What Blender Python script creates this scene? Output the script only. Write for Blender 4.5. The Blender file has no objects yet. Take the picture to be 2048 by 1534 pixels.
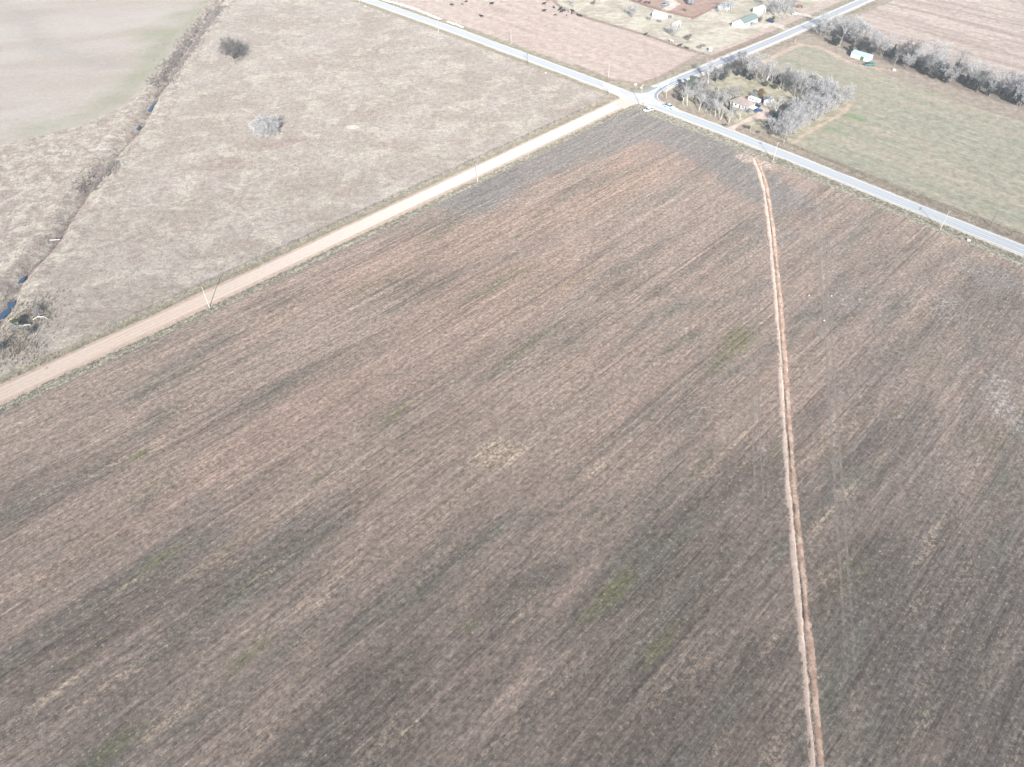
import bpy, bmesh, math, random
import numpy as np
from mathutils import Vector, Matrix
R = math.radians
SC = bpy.context.scene
COL = SC.collection

# ------------------------------------------------------------------ camera, light, exposure
CAM_H = 150.0
PITCH = R(44.4)                 # looking this far below the horizon
F = 1421.0                      # focal length in pixels of the 2048 wide photograph
cd = bpy.data.cameras.new("camera")
cam = bpy.data.objects.new("camera", cd); COL.objects.link(cam)
cam.location = (0, 0, CAM_H)
cam.rotation_euler = (math.pi/2 - PITCH, 0, 0)
cd.sensor_width = 36.0; cd.lens = 36.0*F/2048.0
cd.clip_start = 1.0; cd.clip_end = 20000
SC.camera = cam

SUN_EL = R(25.5); SUN_SH = R(-5.0)      # shadows fall away from the camera, a little to the left
trav = Vector((math.sin(SUN_SH)*math.cos(SUN_EL), math.cos(SUN_SH)*math.cos(SUN_EL), -math.sin(SUN_EL)))
ld = bpy.data.lights.new("sun", 'SUN'); ld.energy = 4.6; ld.angle = R(0.55); ld.color = (1.0, 0.985, 0.965)
sun = bpy.data.objects.new("sun", ld); COL.objects.link(sun)
sun.rotation_euler = trav.to_track_quat('-Z', 'Y').to_euler(); sun.location = (0, -200, 300)
W = bpy.data.worlds.new("World"); SC.world = W; W.use_nodes = True
wn = W.node_tree.nodes; wl = W.node_tree.links
sky = wn.new('ShaderNodeTexSky'); sky.sky_type = 'NISHITA'; sky.sun_disc = False
sky.sun_elevation = SUN_EL; sky.sun_rotation = math.pi + SUN_SH
sky.air_density = 1.0; sky.dust_density = 1.2; sky.ozone_density = 1.0
wl.new(sky.outputs[0], wn['Background'].inputs[0]); wn['Background'].inputs[1].default_value = 0.10
SC.view_settings.view_transform = 'Standard'; SC.view_settings.look = 'None'
SC.view_settings.exposure = 1.0; SC.view_settings.gamma = 1.0
HAZE_DENSITY = 0.00028

# ------------------------------------------------------------------ survey: where a spot of the photograph lies on level ground
def g(x, y, z=0.0):
    u = (x-1024)/F; v = (767-y)/F
    dx, dy, dz = u, math.cos(PITCH)+v*math.sin(PITCH), -math.sin(PITCH)+v*math.cos(PITCH)
    k = (CAM_H-z)/-dz
    return np.array([dx*k, dy*k])
def gp(pts): return np.array([g(*p) for p in pts])
def az(d): d = R(d); return np.array([math.sin(d), math.cos(d)])
O = g(1277, 196)
D_G = -az(45.2)      # along the gravel road, away from the crossing
D_SE = az(137.6)     # paved road towards lower right
D_NW = -az(135.2)    # paved road towards upper left
D_NE = az(47.3)      # far road
A_DIR = R(90-45.2)   # rotation of things lined up with the gravel road
B_DIR = R(90-137.0)

def dist_poly(P, pts):
    pts = np.asarray(pts); best = np.full(len(P), 1e9)
    for a, b in zip(pts[:-1], pts[1:]):
        d = b-a; t = np.clip(((P-a)@d)/(d@d), 0, 1)
        best = np.minimum(best, np.linalg.norm(P-(a+t[:, None]*d), axis=1))
    return best
def inside(P, poly):
    poly = np.asarray(poly); r = np.zeros(len(P), bool); n = len(poly)
    for i in range(n):
        a = poly[i]; b = poly[i-1]
        c = (a[1] > P[:, 1]) != (b[1] > P[:, 1])
        with np.errstate(divide='ignore', invalid='ignore'):
            xi = (b[0]-a[0])*(P[:, 1]-a[1])/(b[1]-a[1])+a[0]
        r ^= c & (P[:, 0] < xi)
    return r
def pmask(P, poly, soft):      # 1 inside, 0 outside, soft edge
    poly = np.asarray(poly)
    d = dist_poly(P, np.vstack([poly, poly[:1]])); s = np.where(inside(P, poly), d, -d)
    return np.clip(0.5+s/(2*soft), 0, 1)
def blob(P, px, half_len, half_w, ang=A_DIR):
    c = g(*px); q = P-c; ca, sa = math.cos(ang), math.sin(ang)
    u = (q[:, 0]*ca+q[:, 1]*sa)/half_len; v = (-q[:, 0]*sa+q[:, 1]*ca)/half_w
    return np.exp(-(u*u+v*v))
def lmask(P, pts, w): return np.exp(-(dist_poly(P, pts)/w)**2)

# ------------------------------------------------------------------ material kit
class Mat:
    def __init__(s, name, rough=0.9, diff=1.0, spec=0.15):
        s.m = bpy.data.materials.new(name); s.m.use_nodes = True
        s.t = s.m.node_tree; s.N = s.t.nodes; s.L = s.t.links
        s.b = s.N['Principled BSDF']; s.b.inputs['Roughness'].default_value = rough
        s.b.inputs['Specular IOR Level'].default_value = spec
        if 'Diffuse Roughness' in s.b.inputs: s.b.inputs['Diffuse Roughness'].default_value = diff
        s._pos = None
    def put(s, inp, v):
        if hasattr(v, 'is_output'): s.L.new(v, inp)
        elif isinstance(v, (tuple, list)) and len(v) == 3 and inp.type == 'RGBA': inp.default_value = (*v, 1)
        else: inp.default_value = v
    def pos(s, rot=0.0, scale=(1, 1, 1)):
        ge = s.N.new('ShaderNodeNewGeometry')
        if rot == 0 and scale == (1, 1, 1): return ge.outputs['Position']
        r = s.N.new('ShaderNodeVectorRotate'); r.rotation_type = 'Z_AXIS'
        s.L.new(ge.outputs['Position'], r.inputs['Vector']); r.inputs['Angle'].default_value = -rot
        mu = s.N.new('ShaderNodeVectorMath'); mu.operation = 'MULTIPLY'
        s.L.new(r.outputs[0], mu.inputs[0]); mu.inputs[1].default_value = scale
        return mu.outputs[0]
    def obj(s): return s.N.new('ShaderNodeTexCoord').outputs['Object']
    def noise(s, vec, scale=1.0, detail=3.0, rough=0.55, dist=0.0):
        n = s.N.new('ShaderNodeTexNoise'); s.put(n.inputs['Vector'], vec)
        n.inputs['Scale'].default_value = scale; n.inputs['Detail'].default_value = detail
        n.inputs['Roughness'].default_value = rough; n.inputs['Distortion'].default_value = dist
        return n.outputs[0]
    def math(s, op, a, b=0.5, clamp=False):
        n = s.N.new('ShaderNodeMath'); n.operation = op; n.use_clamp = clamp
        s.put(n.inputs[0], a); s.put(n.inputs[1], b); return n.outputs[0]
    def step(s, v, lo, hi, a=0.0, b=1.0):
        n = s.N.new('ShaderNodeMapRange'); n.interpolation_type = 'SMOOTHSTEP'
        s.put(n.inputs['Value'], v); n.inputs['From Min'].default_value = lo; n.inputs['From Max'].default_value = hi
        n.inputs['To Min'].default_value = a; n.inputs['To Max'].default_value = b
        return n.outputs[0]
    def lin(s, v, lo, hi, a, b):
        n = s.N.new('ShaderNodeMapRange'); s.put(n.inputs['Value'], v)
        n.inputs['From Min'].default_value = lo; n.inputs['From Max'].default_value = hi
        n.inputs['To Min'].default_value = a; n.inputs['To Max'].default_value = b
        return n.outputs[0]
    def mix(s, f, a, b, mode='MIX'):
        n = s.N.new('ShaderNodeMix'); n.data_type = 'RGBA'; n.blend_type = mode
        s.put(n.inputs[0], f); s.put(n.inputs[6], a); s.put(n.inputs[7], b); return n.outputs[2]
    def attr(s, name):
        n = s.N.new('ShaderNodeAttribute'); n.attribute_name = name; return n
    def chan(s, name):           # three masks stored on the ground mesh + alpha as a fourth
        a = s.attr(name); sp = s.N.new('ShaderNodeSeparateColor'); s.L.new(a.outputs['Color'], sp.inputs[0])
        return [sp.outputs[0], sp.outputs[1], sp.outputs[2], a.outputs['Alpha']]
    def gain(s, c, v):           # colour times a grey factor
        k = s.N.new('ShaderNodeCombineColor')
        for i in range(3): s.put(k.inputs[i], v)
        return s.mix(1.0, c, k.outputs[0], 'MULTIPLY')
    def bump(s, h, strength=0.5, dist=0.2):
        n = s.N.new('ShaderNodeBump'); n.inputs['Strength'].default_value = strength
        n.inputs['Distance'].default_value = dist; s.put(n.inputs['Height'], h)
        s.L.new(n.outputs[0], s.b.inputs['Normal'])
    def base(s, c): s.put(s.b.inputs['Base Color'], c); return s
    def layer(s, col, mask, color, nz, amp=0.8, lo=0.35, hi=0.65):
        m = s.math('ADD', mask, s.math('MULTIPLY', s.math('SUBTRACT', nz, 0.5), amp))
        return s.mix(s.step(m, lo, hi), col, color)

def plain(name, c, rough=0.7, var=0.12, scale=3.0, metal=0.0, spec=0.3, diff=0.3):
    m = Mat(name, rough, diff, spec)
    n = m.noise(m.obj(), scale, 4)
    m.base(m.gain(c, m.lin(n, 0.25, 0.75, 1-var, 1+var))); m.b.inputs['Metallic'].default_value = metal
    return m.m

# ------------------------------------------------------------------ object kit
def tag(o, label=None, cat=None, group=None, kind=None):
    if label: o['label'] = label
    if cat: o['category'] = cat
    if group: o['group'] = group
    if kind: o['kind'] = kind
    return o
def empty(name, loc, rz=0.0, s=1.0, **k):
    o = bpy.data.objects.new(name, None); COL.objects.link(o)
    o.location = loc; o.rotation_euler = (0, 0, rz); o.scale = (s, s, s); o.empty_display_size = 0.5
    return tag(o, **k)
def link_mesh(name, me, mat=None, parent=None):
    if mat and not me.materials: me.materials.append(mat)
    o = bpy.data.objects.new(name, me); COL.objects.link(o)
    if parent: o.parent = parent
    return o
def mesh_np(name, V, Fc, smooth=False):
    V = np.asarray(V, np.float32); Fc = np.asarray(Fc, np.int32); k = Fc.shape[1]
    me = bpy.data.meshes.new(name)
    me.vertices.add(len(V)); me.vertices.foreach_set('co', V.ravel())
    me.loops.add(Fc.size); me.loops.foreach_set('vertex_index', Fc.ravel())
    me.polygons.add(len(Fc)); me.polygons.foreach_set('loop_start', np.arange(0, Fc.size, k, dtype=np.int32))
    if smooth: me.polygons.foreach_set('use_smooth', np.ones(len(Fc), bool))
    me.update(calc_edges=True); me.validate(); return me
class MB:                        # collects boxes, tubes and prisms into one mesh
    def __init__(s): s.v = []; s.f = []
    def add(s, vs, fs):
        o = len(s.v); s.v += [tuple(v) for v in vs]; s.f += [tuple(i+o for i in f) for f in fs]; return s
    def box(s, x0, x1, y0, y1, z0, z1):
        return s.add([(x0,y0,z0),(x1,y0,z0),(x1,y1,z0),(x0,y1,z0),(x0,y0,z1),(x1,y0,z1),(x1,y1,z1),(x0,y1,z1)],
                     [(0,3,2,1),(4,5,6,7),(0,1,5,4),(1,2,6,5),(2,3,7,6),(3,0,4,7)])
    def tube(s, p, q, r0, r1, n=8):
        p = Vector(p); q = Vector(q); d = (q-p).normalized()
        a = d.orthogonal().normalized(); b = d.cross(a); vs = []
        for c, r in ((p, r0), (q, r1)):
            for i in range(n):
                t = 2*math.pi*i/n; vs.append(c+a*(math.cos(t)*r)+b*(math.sin(t)*r))
        fs = [(i, (i+1) % n, n+(i+1) % n, n+i) for i in range(n)]+[tuple(range(n-1, -1, -1)), tuple(range(n, 2*n))]
        return s.add(vs, fs)
    def prism(s, prof, y0, y1, inset0=0, ax='y'):   # profile in x,z swept along y
        n = len(prof); vs = [(x, y0, z) for x, z in prof]+[(x, y1, z) for x, z in prof]
        return s.add(vs, [(i, (i+1) % n, n+(i+1) % n, n+i) for i in range(n)]+[tuple(range(n-1, -1, -1)), tuple(range(n, 2*n))])
    def build(s, name, mat, parent=None, bevel=0.0, smooth=False):
        me = bpy.data.meshes.new(name); me.from_pydata(s.v, [], s.f)
        bm = bmesh.new(); bm.from_mesh(me); bmesh.ops.recalc_face_normals(bm, faces=bm.faces)
        if bevel: bmesh.ops.bevel(bm, geom=bm.edges[:], offset=bevel, segments=2, affect='EDGES', profile=0.6)
        bm.to_mesh(me); bm.free()
        if smooth:
            for p in me.polygons: p.use_smooth = True
        return link_mesh(name, me, mat, parent)
def copy_thing(o, loc, rz=0.0, s=1.0, parent=None, **k):
    c = o.copy(); COL.objects.link(c); c.parent = parent
    if parent is None:
        c.location = loc; c.rotation_euler = (0, 0, rz); c.scale = (s, s, s)
        for key in ('label', 'group'):
            if key in c: del c[key]
        tag(c, **k)
    for ch in o.children:
        d = ch.copy(); COL.objects.link(d); d.parent = c
        for e in ch.children:
            f = e.copy(); COL.objects.link(f); f.parent = d
    return c
def at(x, y, z=0.0): p = g(x, y); return (p[0], p[1], z)

# ------------------------------------------------------------------ roads: centre lines on the ground
def extend(pts, a=0, b=0):
    pts = [np.array(p) for p in pts]
    if a: d = pts[0]-pts[1]; pts.insert(0, pts[0]+d/np.linalg.norm(d)*a)
    if b: d = pts[-1]-pts[-2]; pts.append(pts[-1]+d/np.linalg.norm(d)*b)
    return np.array(pts)
def resample(pts, step):
    pts = np.asarray(pts); seg = np.linalg.norm(np.diff(pts, axis=0), axis=1); c = np.r_[0, np.cumsum(seg)]
    n = max(2, int(c[-1]/step)+1); t = np.linspace(0, c[-1], n)
    q = np.c_[np.interp(t, c, pts[:, 0]), np.interp(t, c, pts[:, 1])]
    k = max(1, int(12/step))                      # round the corners
    if n > 4*k:
        ker = np.ones(2*k+1)/(2*k+1); pad = np.vstack([2*q[:1]-q[k:0:-1], q, 2*q[-1:]-q[-2:-k-2:-1]])
        q = np.c_[np.convolve(pad[:, 0], ker, 'valid'), np.convolve(pad[:, 1], ker, 'valid')]
    return q
def normals2(q):
    d = np.gradient(q, axis=0); d /= np.linalg.norm(d, axis=1)[:, None]; return np.c_[-d[:, 1], d[:, 0]]
def strip(name, pts, offs, zs, mat, step=2.0, wob=0.0, seed=1, uv=True, smooth=True):
    """a ribbon with a cross profile: offsets (left positive) and heights; stores across/along as an attribute"""
    q = resample(pts, step); nn = normals2(q); rng = np.random.default_rng(seed); m = len(offs); n = len(q)
    V = np.zeros((n, m, 3)); A = np.zeros((n, m, 4))
    run = np.r_[0, np.cumsum(np.linalg.norm(np.diff(q, axis=0), axis=1))]
    for j in range(m):
        w = np.zeros(n)
        if wob:
            w = rng.normal(0, wob*2.2, n); w = np.convolve(np.r_[w, w, w], np.ones(9)/9, 'same')[n:2*n]+rng.normal(0, wob*.35, n)
        zz = zs[j] if np.isscalar(zs[j]) else zs[j](rng, n)
        V[:, j, :2] = q+nn*(offs[j]+w)[:, None]; V[:, j, 2] = zz
        A[:, j, 0] = offs[j]; A[:, j, 1] = run; A[:, j, 3] = 1
    i = np.arange((n-1)*m).reshape(n-1, m)[:, :-1].ravel()
    Fc = np.c_[i, i+m, i+m+1, i+1]
    if offs[0] > offs[-1]: Fc = Fc[:, ::-1]
    Fc = Fc[:, ::-1]
    me = mesh_np(name, V.reshape(-1, 3), Fc, smooth)
    a = me.attributes.new('lane', 'FLOAT_COLOR', 'POINT'); a.data.foreach_set('color', A.reshape(-1).astype(np.float32))
    o = link_mesh(name, me, mat); return o

GRAVEL = extend(gp([(1262,197),(1230,212),(1000,321),(500,556.8),(0,789.5)]), 0, 600)
PAVED = extend(gp([(735.5,0),(900,57),(1000,94),(1200,168),(1240,183),(1300,206),(1450,262.5),(1650,342),(1848,422),(2048,501.5)]), 500, 500)
FAR = extend(gp([(1288,193),(1315,178),(1360,158),(1560,74.7),(1730,0)]), 0, 700)
TRENCH = extend(gp([(1510,318),(1520,335),(1529,370),(1540,440),(1550,540),(1559,640),(1566,740),(1572,850),(1580,950),(1590,1060),(1600,1160),(1610,1270),(1622,1400),(1634,1534)]), 0, 60)
GULLY = extend(gp([(440,0),(402,50),(378,95),(345,140),(313,185),(299,212),(276,255),(252,280),(215,320),(187,355),(160,400),(130,442),(115,470),(95,497),(60,530),(37,560),(16,607),(-40,690)]), 500, 300)
WATER = [[(320,190),(311,200),(303,206)], [(303,206),(299,213),(296,219)], [(277,246),(272,256)], [(46,547),(34,562)], [(24,597),(14,612)], [(14,612),(-6,634)]]

def z_west(P):
    d = dist_poly(P, GULLY)
    z = -2.2*np.exp(-(d/2.4)**2)+0.5*np.exp(-((d-7.5)/3.0)**2)
    r = np.minimum(dist_poly(P, GRAVEL), dist_poly(P, PAVED))
    return z-0.35*np.exp(-((r-6.2)/1.8)**2)
def z_road_ditch(*roads):
    def f(P):
        r = np.min([dist_poly(P, q) for q in roads], axis=0); return -0.35*np.exp(-((r-6.4)/1.9)**2)
    return f

def axis(n, fine, far): return np.r_[np.arange(0, n, fine), np.geomspace(n, far, 28)]
def sheet(name, d1, d2, S, T, zf, masks, mat):
    s, t = np.meshgrid(S, T, indexing='ij'); P = O+s.reshape(-1, 1)*d1+t.reshape(-1, 1)*d2
    z = zf(P); n, m = len(S), len(T)
    i = (np.arange((n-1)*m).reshape(n-1, m)[:, :-1]).ravel(); Fc = np.c_[i, i+m, i+m+1, i+1]
    if d1[0]*d2[1]-d1[1]*d2[0] < 0: Fc = Fc[:, ::-1]
    me = mesh_np(name, np.c_[P, z], Fc, True)
    ms = masks(P)
    for k in range(0, len(ms), 4):
        four = ms[k:k+4]; A = np.zeros((len(P), 4), np.float32)
        for j, q in enumerate(four): A[:, j] = q
        a = me.attributes.new('mask_'+'abcd'[k//4], 'FLOAT_COLOR', 'POINT'); a.data.foreach_set('color', A.ravel())
    o = link_mesh(name, me, mat); o['kind'] = 'structure'; return o

# ------------------------------------------------------------------ the stubble field (foreground)
def stubble_mat():
    m = Mat('stubble soil', 0.95)
    A = m.chan('mask_a'); B = m.chan('mask_b')
    p = m.pos()
    long_ = m.noise(m.pos(A_DIR, (0.014, 0.075, 0)), 1, 6, 0.68, 0.5)
    mid = m.noise(m.pos(A_DIR, (0.02, 0.38, 0)), 1, 4, 0.65)
    rows = m.noise(m.pos(A_DIR, (0.012, 1.05, 0)), 1, 3, 0.65)
    line = m.noise(m.pos(A_DIR, (0.004, 0.62, 11)), 1, 2, 0.5)
    spk = m.noise(p, 0.8, 3, 0.85)                       # stubble speckle
    spk2 = m.noise(m.pos(A_DIR, (0.25, 1.9, 8)), 1.0, 3, 0.8)
    big = m.noise(p, 0.010, 4, 0.6)
    brk = m.noise(m.pos(A_DIR, (0.03, 0.42, 5)), 1, 6, 0.72)
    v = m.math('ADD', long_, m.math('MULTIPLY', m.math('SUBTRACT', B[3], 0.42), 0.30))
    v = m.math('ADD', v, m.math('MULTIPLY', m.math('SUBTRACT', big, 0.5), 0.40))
    col = m.mix(m.step(v, 0.32, 0.70), (0.194, 0.150, 0.122), (0.100, 0.082, 0.068))  # dark soil bands, plus the dim bottom of the view painted in
    col = m.mix(m.step(m.noise(m.pos(A_DIR, (0.016, 0.075, 17)), 1, 6, 0.66), 0.48, 0.72, 0, 0.65), col, (0.152, 0.131, 0.121))   # mauve grey residue
    wv = m.math('ADD', m.noise(m.pos(A_DIR, (0.008, 0.055, 3)), 1, 6, 0.66), m.math('MULTIPLY', m.math('SUBTRACT', A[3], 0.40), 0.34))
    col = m.mix(m.step(wv, 0.40, 0.66, 0, 0.85), col, (0.206, 0.149, 0.118))              # warm red-brown soil
    col = m.mix(m.step(m.noise(m.pos(A_DIR, (0.016, 0.075, 9)), 1, 6, 0.68), 0.50, 0.72, 0, 0.75), col, (0.086, 0.084, 0.060))   # olive bands
    col = m.layer(col, A[0], (0.138, 0.124, 0.112), m.noise(m.pos(A_DIR, (0.02, 0.2, 5)), 1, 5, 0.7), 0.8, 0.25, 1.05)         # unworked grey corner
    col = m.mix(m.math('MULTIPLY', m.step(m.math('ADD', A[2], m.math('MULTIPLY', m.math('SUBTRACT', brk, 0.5), 1.3)), 0.20, 1.25), 0.78), col, (0.112, 0.107, 0.056))
    tanb = m.step(m.noise(m.pos(A_DIR, (0.020, 0.15, 31)), 1, 6, 0.72), 0.53, 0.70)
    sp1 = m.step(spk, 0.44, 0.60)
    col = m.mix(m.math('MULTIPLY', m.math('MULTIPLY', tanb, sp1), 0.75), col, (0.270, 0.205, 0.145))
    tm_ = m.step(m.math('ADD', A[1], m.math('MULTIPLY', m.math('SUBTRACT', brk, 0.5), 2.6)), 0.25, 1.5)
    col = m.mix(m.math('MULTIPLY', tm_, m.step(spk, 0.40, 0.60, 0.1, 0.9)), col, (0.320, 0.252, 0.180))  # straw
    tm_ = m.step(m.math('ADD', B[1], m.math('MULTIPLY', m.math('SUBTRACT', m.noise(p, 0.10, 6, 0.75), 0.5), 2.8)), 0.25, 1.5)
    col = m.mix(m.math('MULTIPLY', tm_, m.step(spk, 0.40, 0.62, 0.15, 0.7)), col, (0.265, 0.250, 0.232))  # pale patch
    tm_ = m.step(m.math('ADD', B[2], m.math('MULTIPLY', m.math('SUBTRACT', m.noise(p, 0.3, 5, 0.75), 0.5), 1.6)), 0.2, 1.3)
    col = m.mix(m.math('MULTIPLY', tm_, m.step(spk, 0.38, 0.60, 0.3, 0.85)), col, (0.33, 0.255, 0.205))   # spoil dirt
    flk = m.step(m.noise(p, 1.3, 2, 0.6), 0.58, 0.70)
    col = m.mix(m.math('MULTIPLY', flk, m.lin(big, 0.35, 0.6, 0.25, 0.65)), col, (0.30, 0.245, 0.185))
    vg = m.mix(m.step(spk, 0.40, 0.62), (0.145, 0.134, 0.102), (0.220, 0.202, 0.158))
    col = m.layer(col, B[0], vg, m.noise(p, 0.35, 5, 0.7), 0.9, 0.3, 0.8)             # verge
    f = m.math('MULTIPLY', m.lin(spk, 0.3, 0.7, 0.52, 1.48), m.lin(spk2, 0.3, 0.7, 0.62, 1.38))
    rm = m.step(m.noise(m.pos(A_DIR, (0.02, 0.10, 41)), 1, 4, 0.6), 0.40, 0.62, 0.15, 1.0)
    f = m.math('MULTIPLY', f, m.math('ADD', 1.0, m.math('MULTIPLY', rm, m.lin(rows, 0.3, 0.7, -0.31, 0.31))))
    f = m.math('MULTIPLY', f, m.lin(m.noise(m.pos(A_DIR, (0.06, 0.45, 23)), 1, 6, 0.8), 0.3, 0.7, 0.76, 1.24))
    f = m.math('MULTIPLY', f, m.lin(mid, 0.3, 0.7, 0.86, 1.14))
    f = m.math('MULTIPLY', f, m.step(line, 0.60, 0.68, 1.0, 0.80))
    m.base(m.gain(col, f)); m.bump(m.math('ADD', spk, m.math('MULTIPLY', rows, 0.5)), 0.5, 0.3)
    return m.m
def stubble_masks(P):
    rd = np.minimum(dist_poly(P, GRAVEL), dist_poly(P, PAVED))
    dg = dist_poly(P, GRAVEL); dp = dist_poly(P, PAVED)
    grey = pmask(P, gp([(560,560),(870,420),(960,432),(1080,362),(1180,325),(1250,298),(1310,285),(1400,335),(1480,400),(1560,430),(1660,420),(1560,350),(1480,270),(1290,214),(1240,212),(1000,328),(700,472)]), 6)
    grey = np.maximum(grey, 0.9*blob(P, (990,410), 22, 4)); grey = np.maximum(grey, 0.8*blob(P, (2000,560), 30, 12, B_DIR))
    grey = np.maximum(grey, 0.5*blob(P, (1760,600), 26, 22)); grey = np.maximum(grey, 0.6*blob(P, (1560,470), 14, 30))
    tan = np.zeros(len(P))
    for px, l, w, k in [((985,905),9,5.5,1.3),((1035,905),7,2.5,1.2),((1190,940),8,2.6,1.0),((860,1040),22,1.6,.9),((905,1000),9,1.5,.9),((640,1210),5,1.8,1.2),((760,1120),18,1.0,.8),
        ((1055,408),3,1.6,1.2),((1640,1040),9,2.0,1.0),((1700,980),5,3,1.1),((1760,920),9,1.3,.9),((620,1300),4,1.4,.9),((1450,1160),9,1.6,.8),((1400,1330),9,1.5,.8),((340,1440),9,2.2,1.0),
        ((520,1480),9,2.2,1.0),((760,1480),10,1.8,.9),((100,1390),12,1.5,.8),((270,1160),6,1.2,.9),((1860,1080),5,1.5,.9),((1850,1440),8,2.0,.8),((60,835),9,1.2,.9),((1080,1190),10,1.6,.8),
        ((1280,1020),12,1.2,.7),((1330,420),6,3,.9),((1360,640),9,1.4,.7),((960,1180),14,1.2,.7),((1230,560),10,1.2,.6),((1440,1490),8,1.5,.8),((1960,1300),7,1.4,.7)]:
        tan = np.maximum(tan, k*blob(P, px, l, w))
    grn = np.zeros(len(P))
    for px, l, w, k in [((1230,1180),9,2.6,1.2),((1190,1220),7,2.0,1.0),((1320,1290),8,2.0,1.0),((790,830),9,2.2,.9),((640,955),6,1.2,.9),((280,910),4,2,1.0),((300,975),12,2,.7),((940,1250),3,1.5,1.0),
        ((500,1310),9,2.2,.9),((320,1120),7,2.0,.9),((1480,680),12,6,1.0),((1440,720),10,4,.9),((1660,900),9,6,.6),((1060,690),20,3,.7),((1010,560),26,3,.7),((740,570),18,3,.6),((1400,930),14,3,.5),
        ((220,1500),10,3,.8),((1850,720),12,7,.5),((1980,870),10,6,.5),((1150,560),16,2.5,.6),((480,1080),20,2.5,.55),((1700,1150),12,5,.6),((180,1290),12,2,.5),((1560,900),6,3,.6)]:
        grn = np.maximum(grn, k*blob(P, px, l, w))
    red = pmask(P, gp([(860,440),(960,436),(1090,368),(1180,330),(1250,302),(1330,300),(1350,360),(1200,430),(1000,510),(850,560),(640,620),(620,560)]), 14)*0.85
    for px, l, w, k in [((1250,325),30,9,1.0),((330,620),40,6,.7),((600,620),40,7,.6),((1270,460),40,12,.5),((820,880),40,5,.6),((1420,560),20,10,.5),((1830,480),60,5,.8),((1950,560),40,6,.5),((560,640),30,5,.5),((1600,780),12,10,.4),((1050,560),90,22,.85),((850,720),80,14,.75),((650,800),80,10,.6),((1250,760),50,14,.5),((1780,420),60,6,.8)]:
        red = np.maximum(red, k*blob(P, px, l, w, B_DIR if px[0] > 1800 else A_DIR))
    verge = np.maximum(np.clip((8.2-dg)/2.2+0.5, 0, 1), np.clip((11.0-dp)/3+0.5, 0, 1))
    verge = np.maximum(verge, 0.9*blob(P, (1285,214), 14, 6, B_DIR))
    pale = np.maximum.reduce([1.25*blob(P, (2000,800), 12, 5, R(70)), .9*blob(P, (2040,850), 5, 10, R(70)), .7*blob(P, (1900,610), 16, 5), .6*blob(P, (1700,600), 14, 6), .5*blob(P,(1500,500),14,8)])
    dirt = np.maximum.reduce([.72*lmask(P, TRENCH, 2.3), 2.3*blob(P, (1499,319), 6, 3.6, B_DIR), 2.2*blob(P, (1530,329), 5.0, 3.0, B_DIR), .8*blob(P, (1628,358), 3, 1, B_DIR), .55*blob(P, (1310,232), 10, 4, B_DIR), .7*lmask(P, gp([(1470,300),(1510,315)]), 2.0),
        .55*lmask(P, gp([(1634,390),(1640,450),(1648,560),(1660,720),(1668,860),(1676,1000)]), 1.5), .42*lmask(P, gp([(1676,1000),(1690,1200),(1712,1500)]), 1.3), .8*blob(P, (1535,890), 8, 1.2), .9*blob(P,(1680,985),3,2)])
    right = pmask(P, gp([(1530,330),(1560,560),(1585,1000),(1640,1600),(2400,1600),(2400,700),(1900,470),(1640,370)]), 18)
    red = red*(1-.75*right); grey = np.maximum(grey, .42*right)
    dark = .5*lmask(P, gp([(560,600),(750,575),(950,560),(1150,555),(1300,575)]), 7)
    for px, l, w, k in [((1880,1250),60,40,1.0),((1350,1420),55,32,1.0),((700,1480),70,24,.9),((120,1330),50,14,.8),((40,1000),40,12,.5),((330,880),50,6,.4),((1800,900),40,18,.8),((1700,760),40,12,.6),((1250,1180),40,14,.8),((1960,620),50,14,.6),((560,1130),60,6,.4),((1560,980),16,30,.6),((700,860),50,5,.35)]:  # lower blobs paint vignette-like darkening into the soil, mixed with real residue bands
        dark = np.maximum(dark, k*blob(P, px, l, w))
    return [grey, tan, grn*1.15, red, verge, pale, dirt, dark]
sheet('stubble_field', D_G, D_SE, axis(410, 1.35, 1500), axis(330, 1.35, 1500), z_road_ditch(GRAVEL, PAVED), stubble_masks, stubble_mat())

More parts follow.
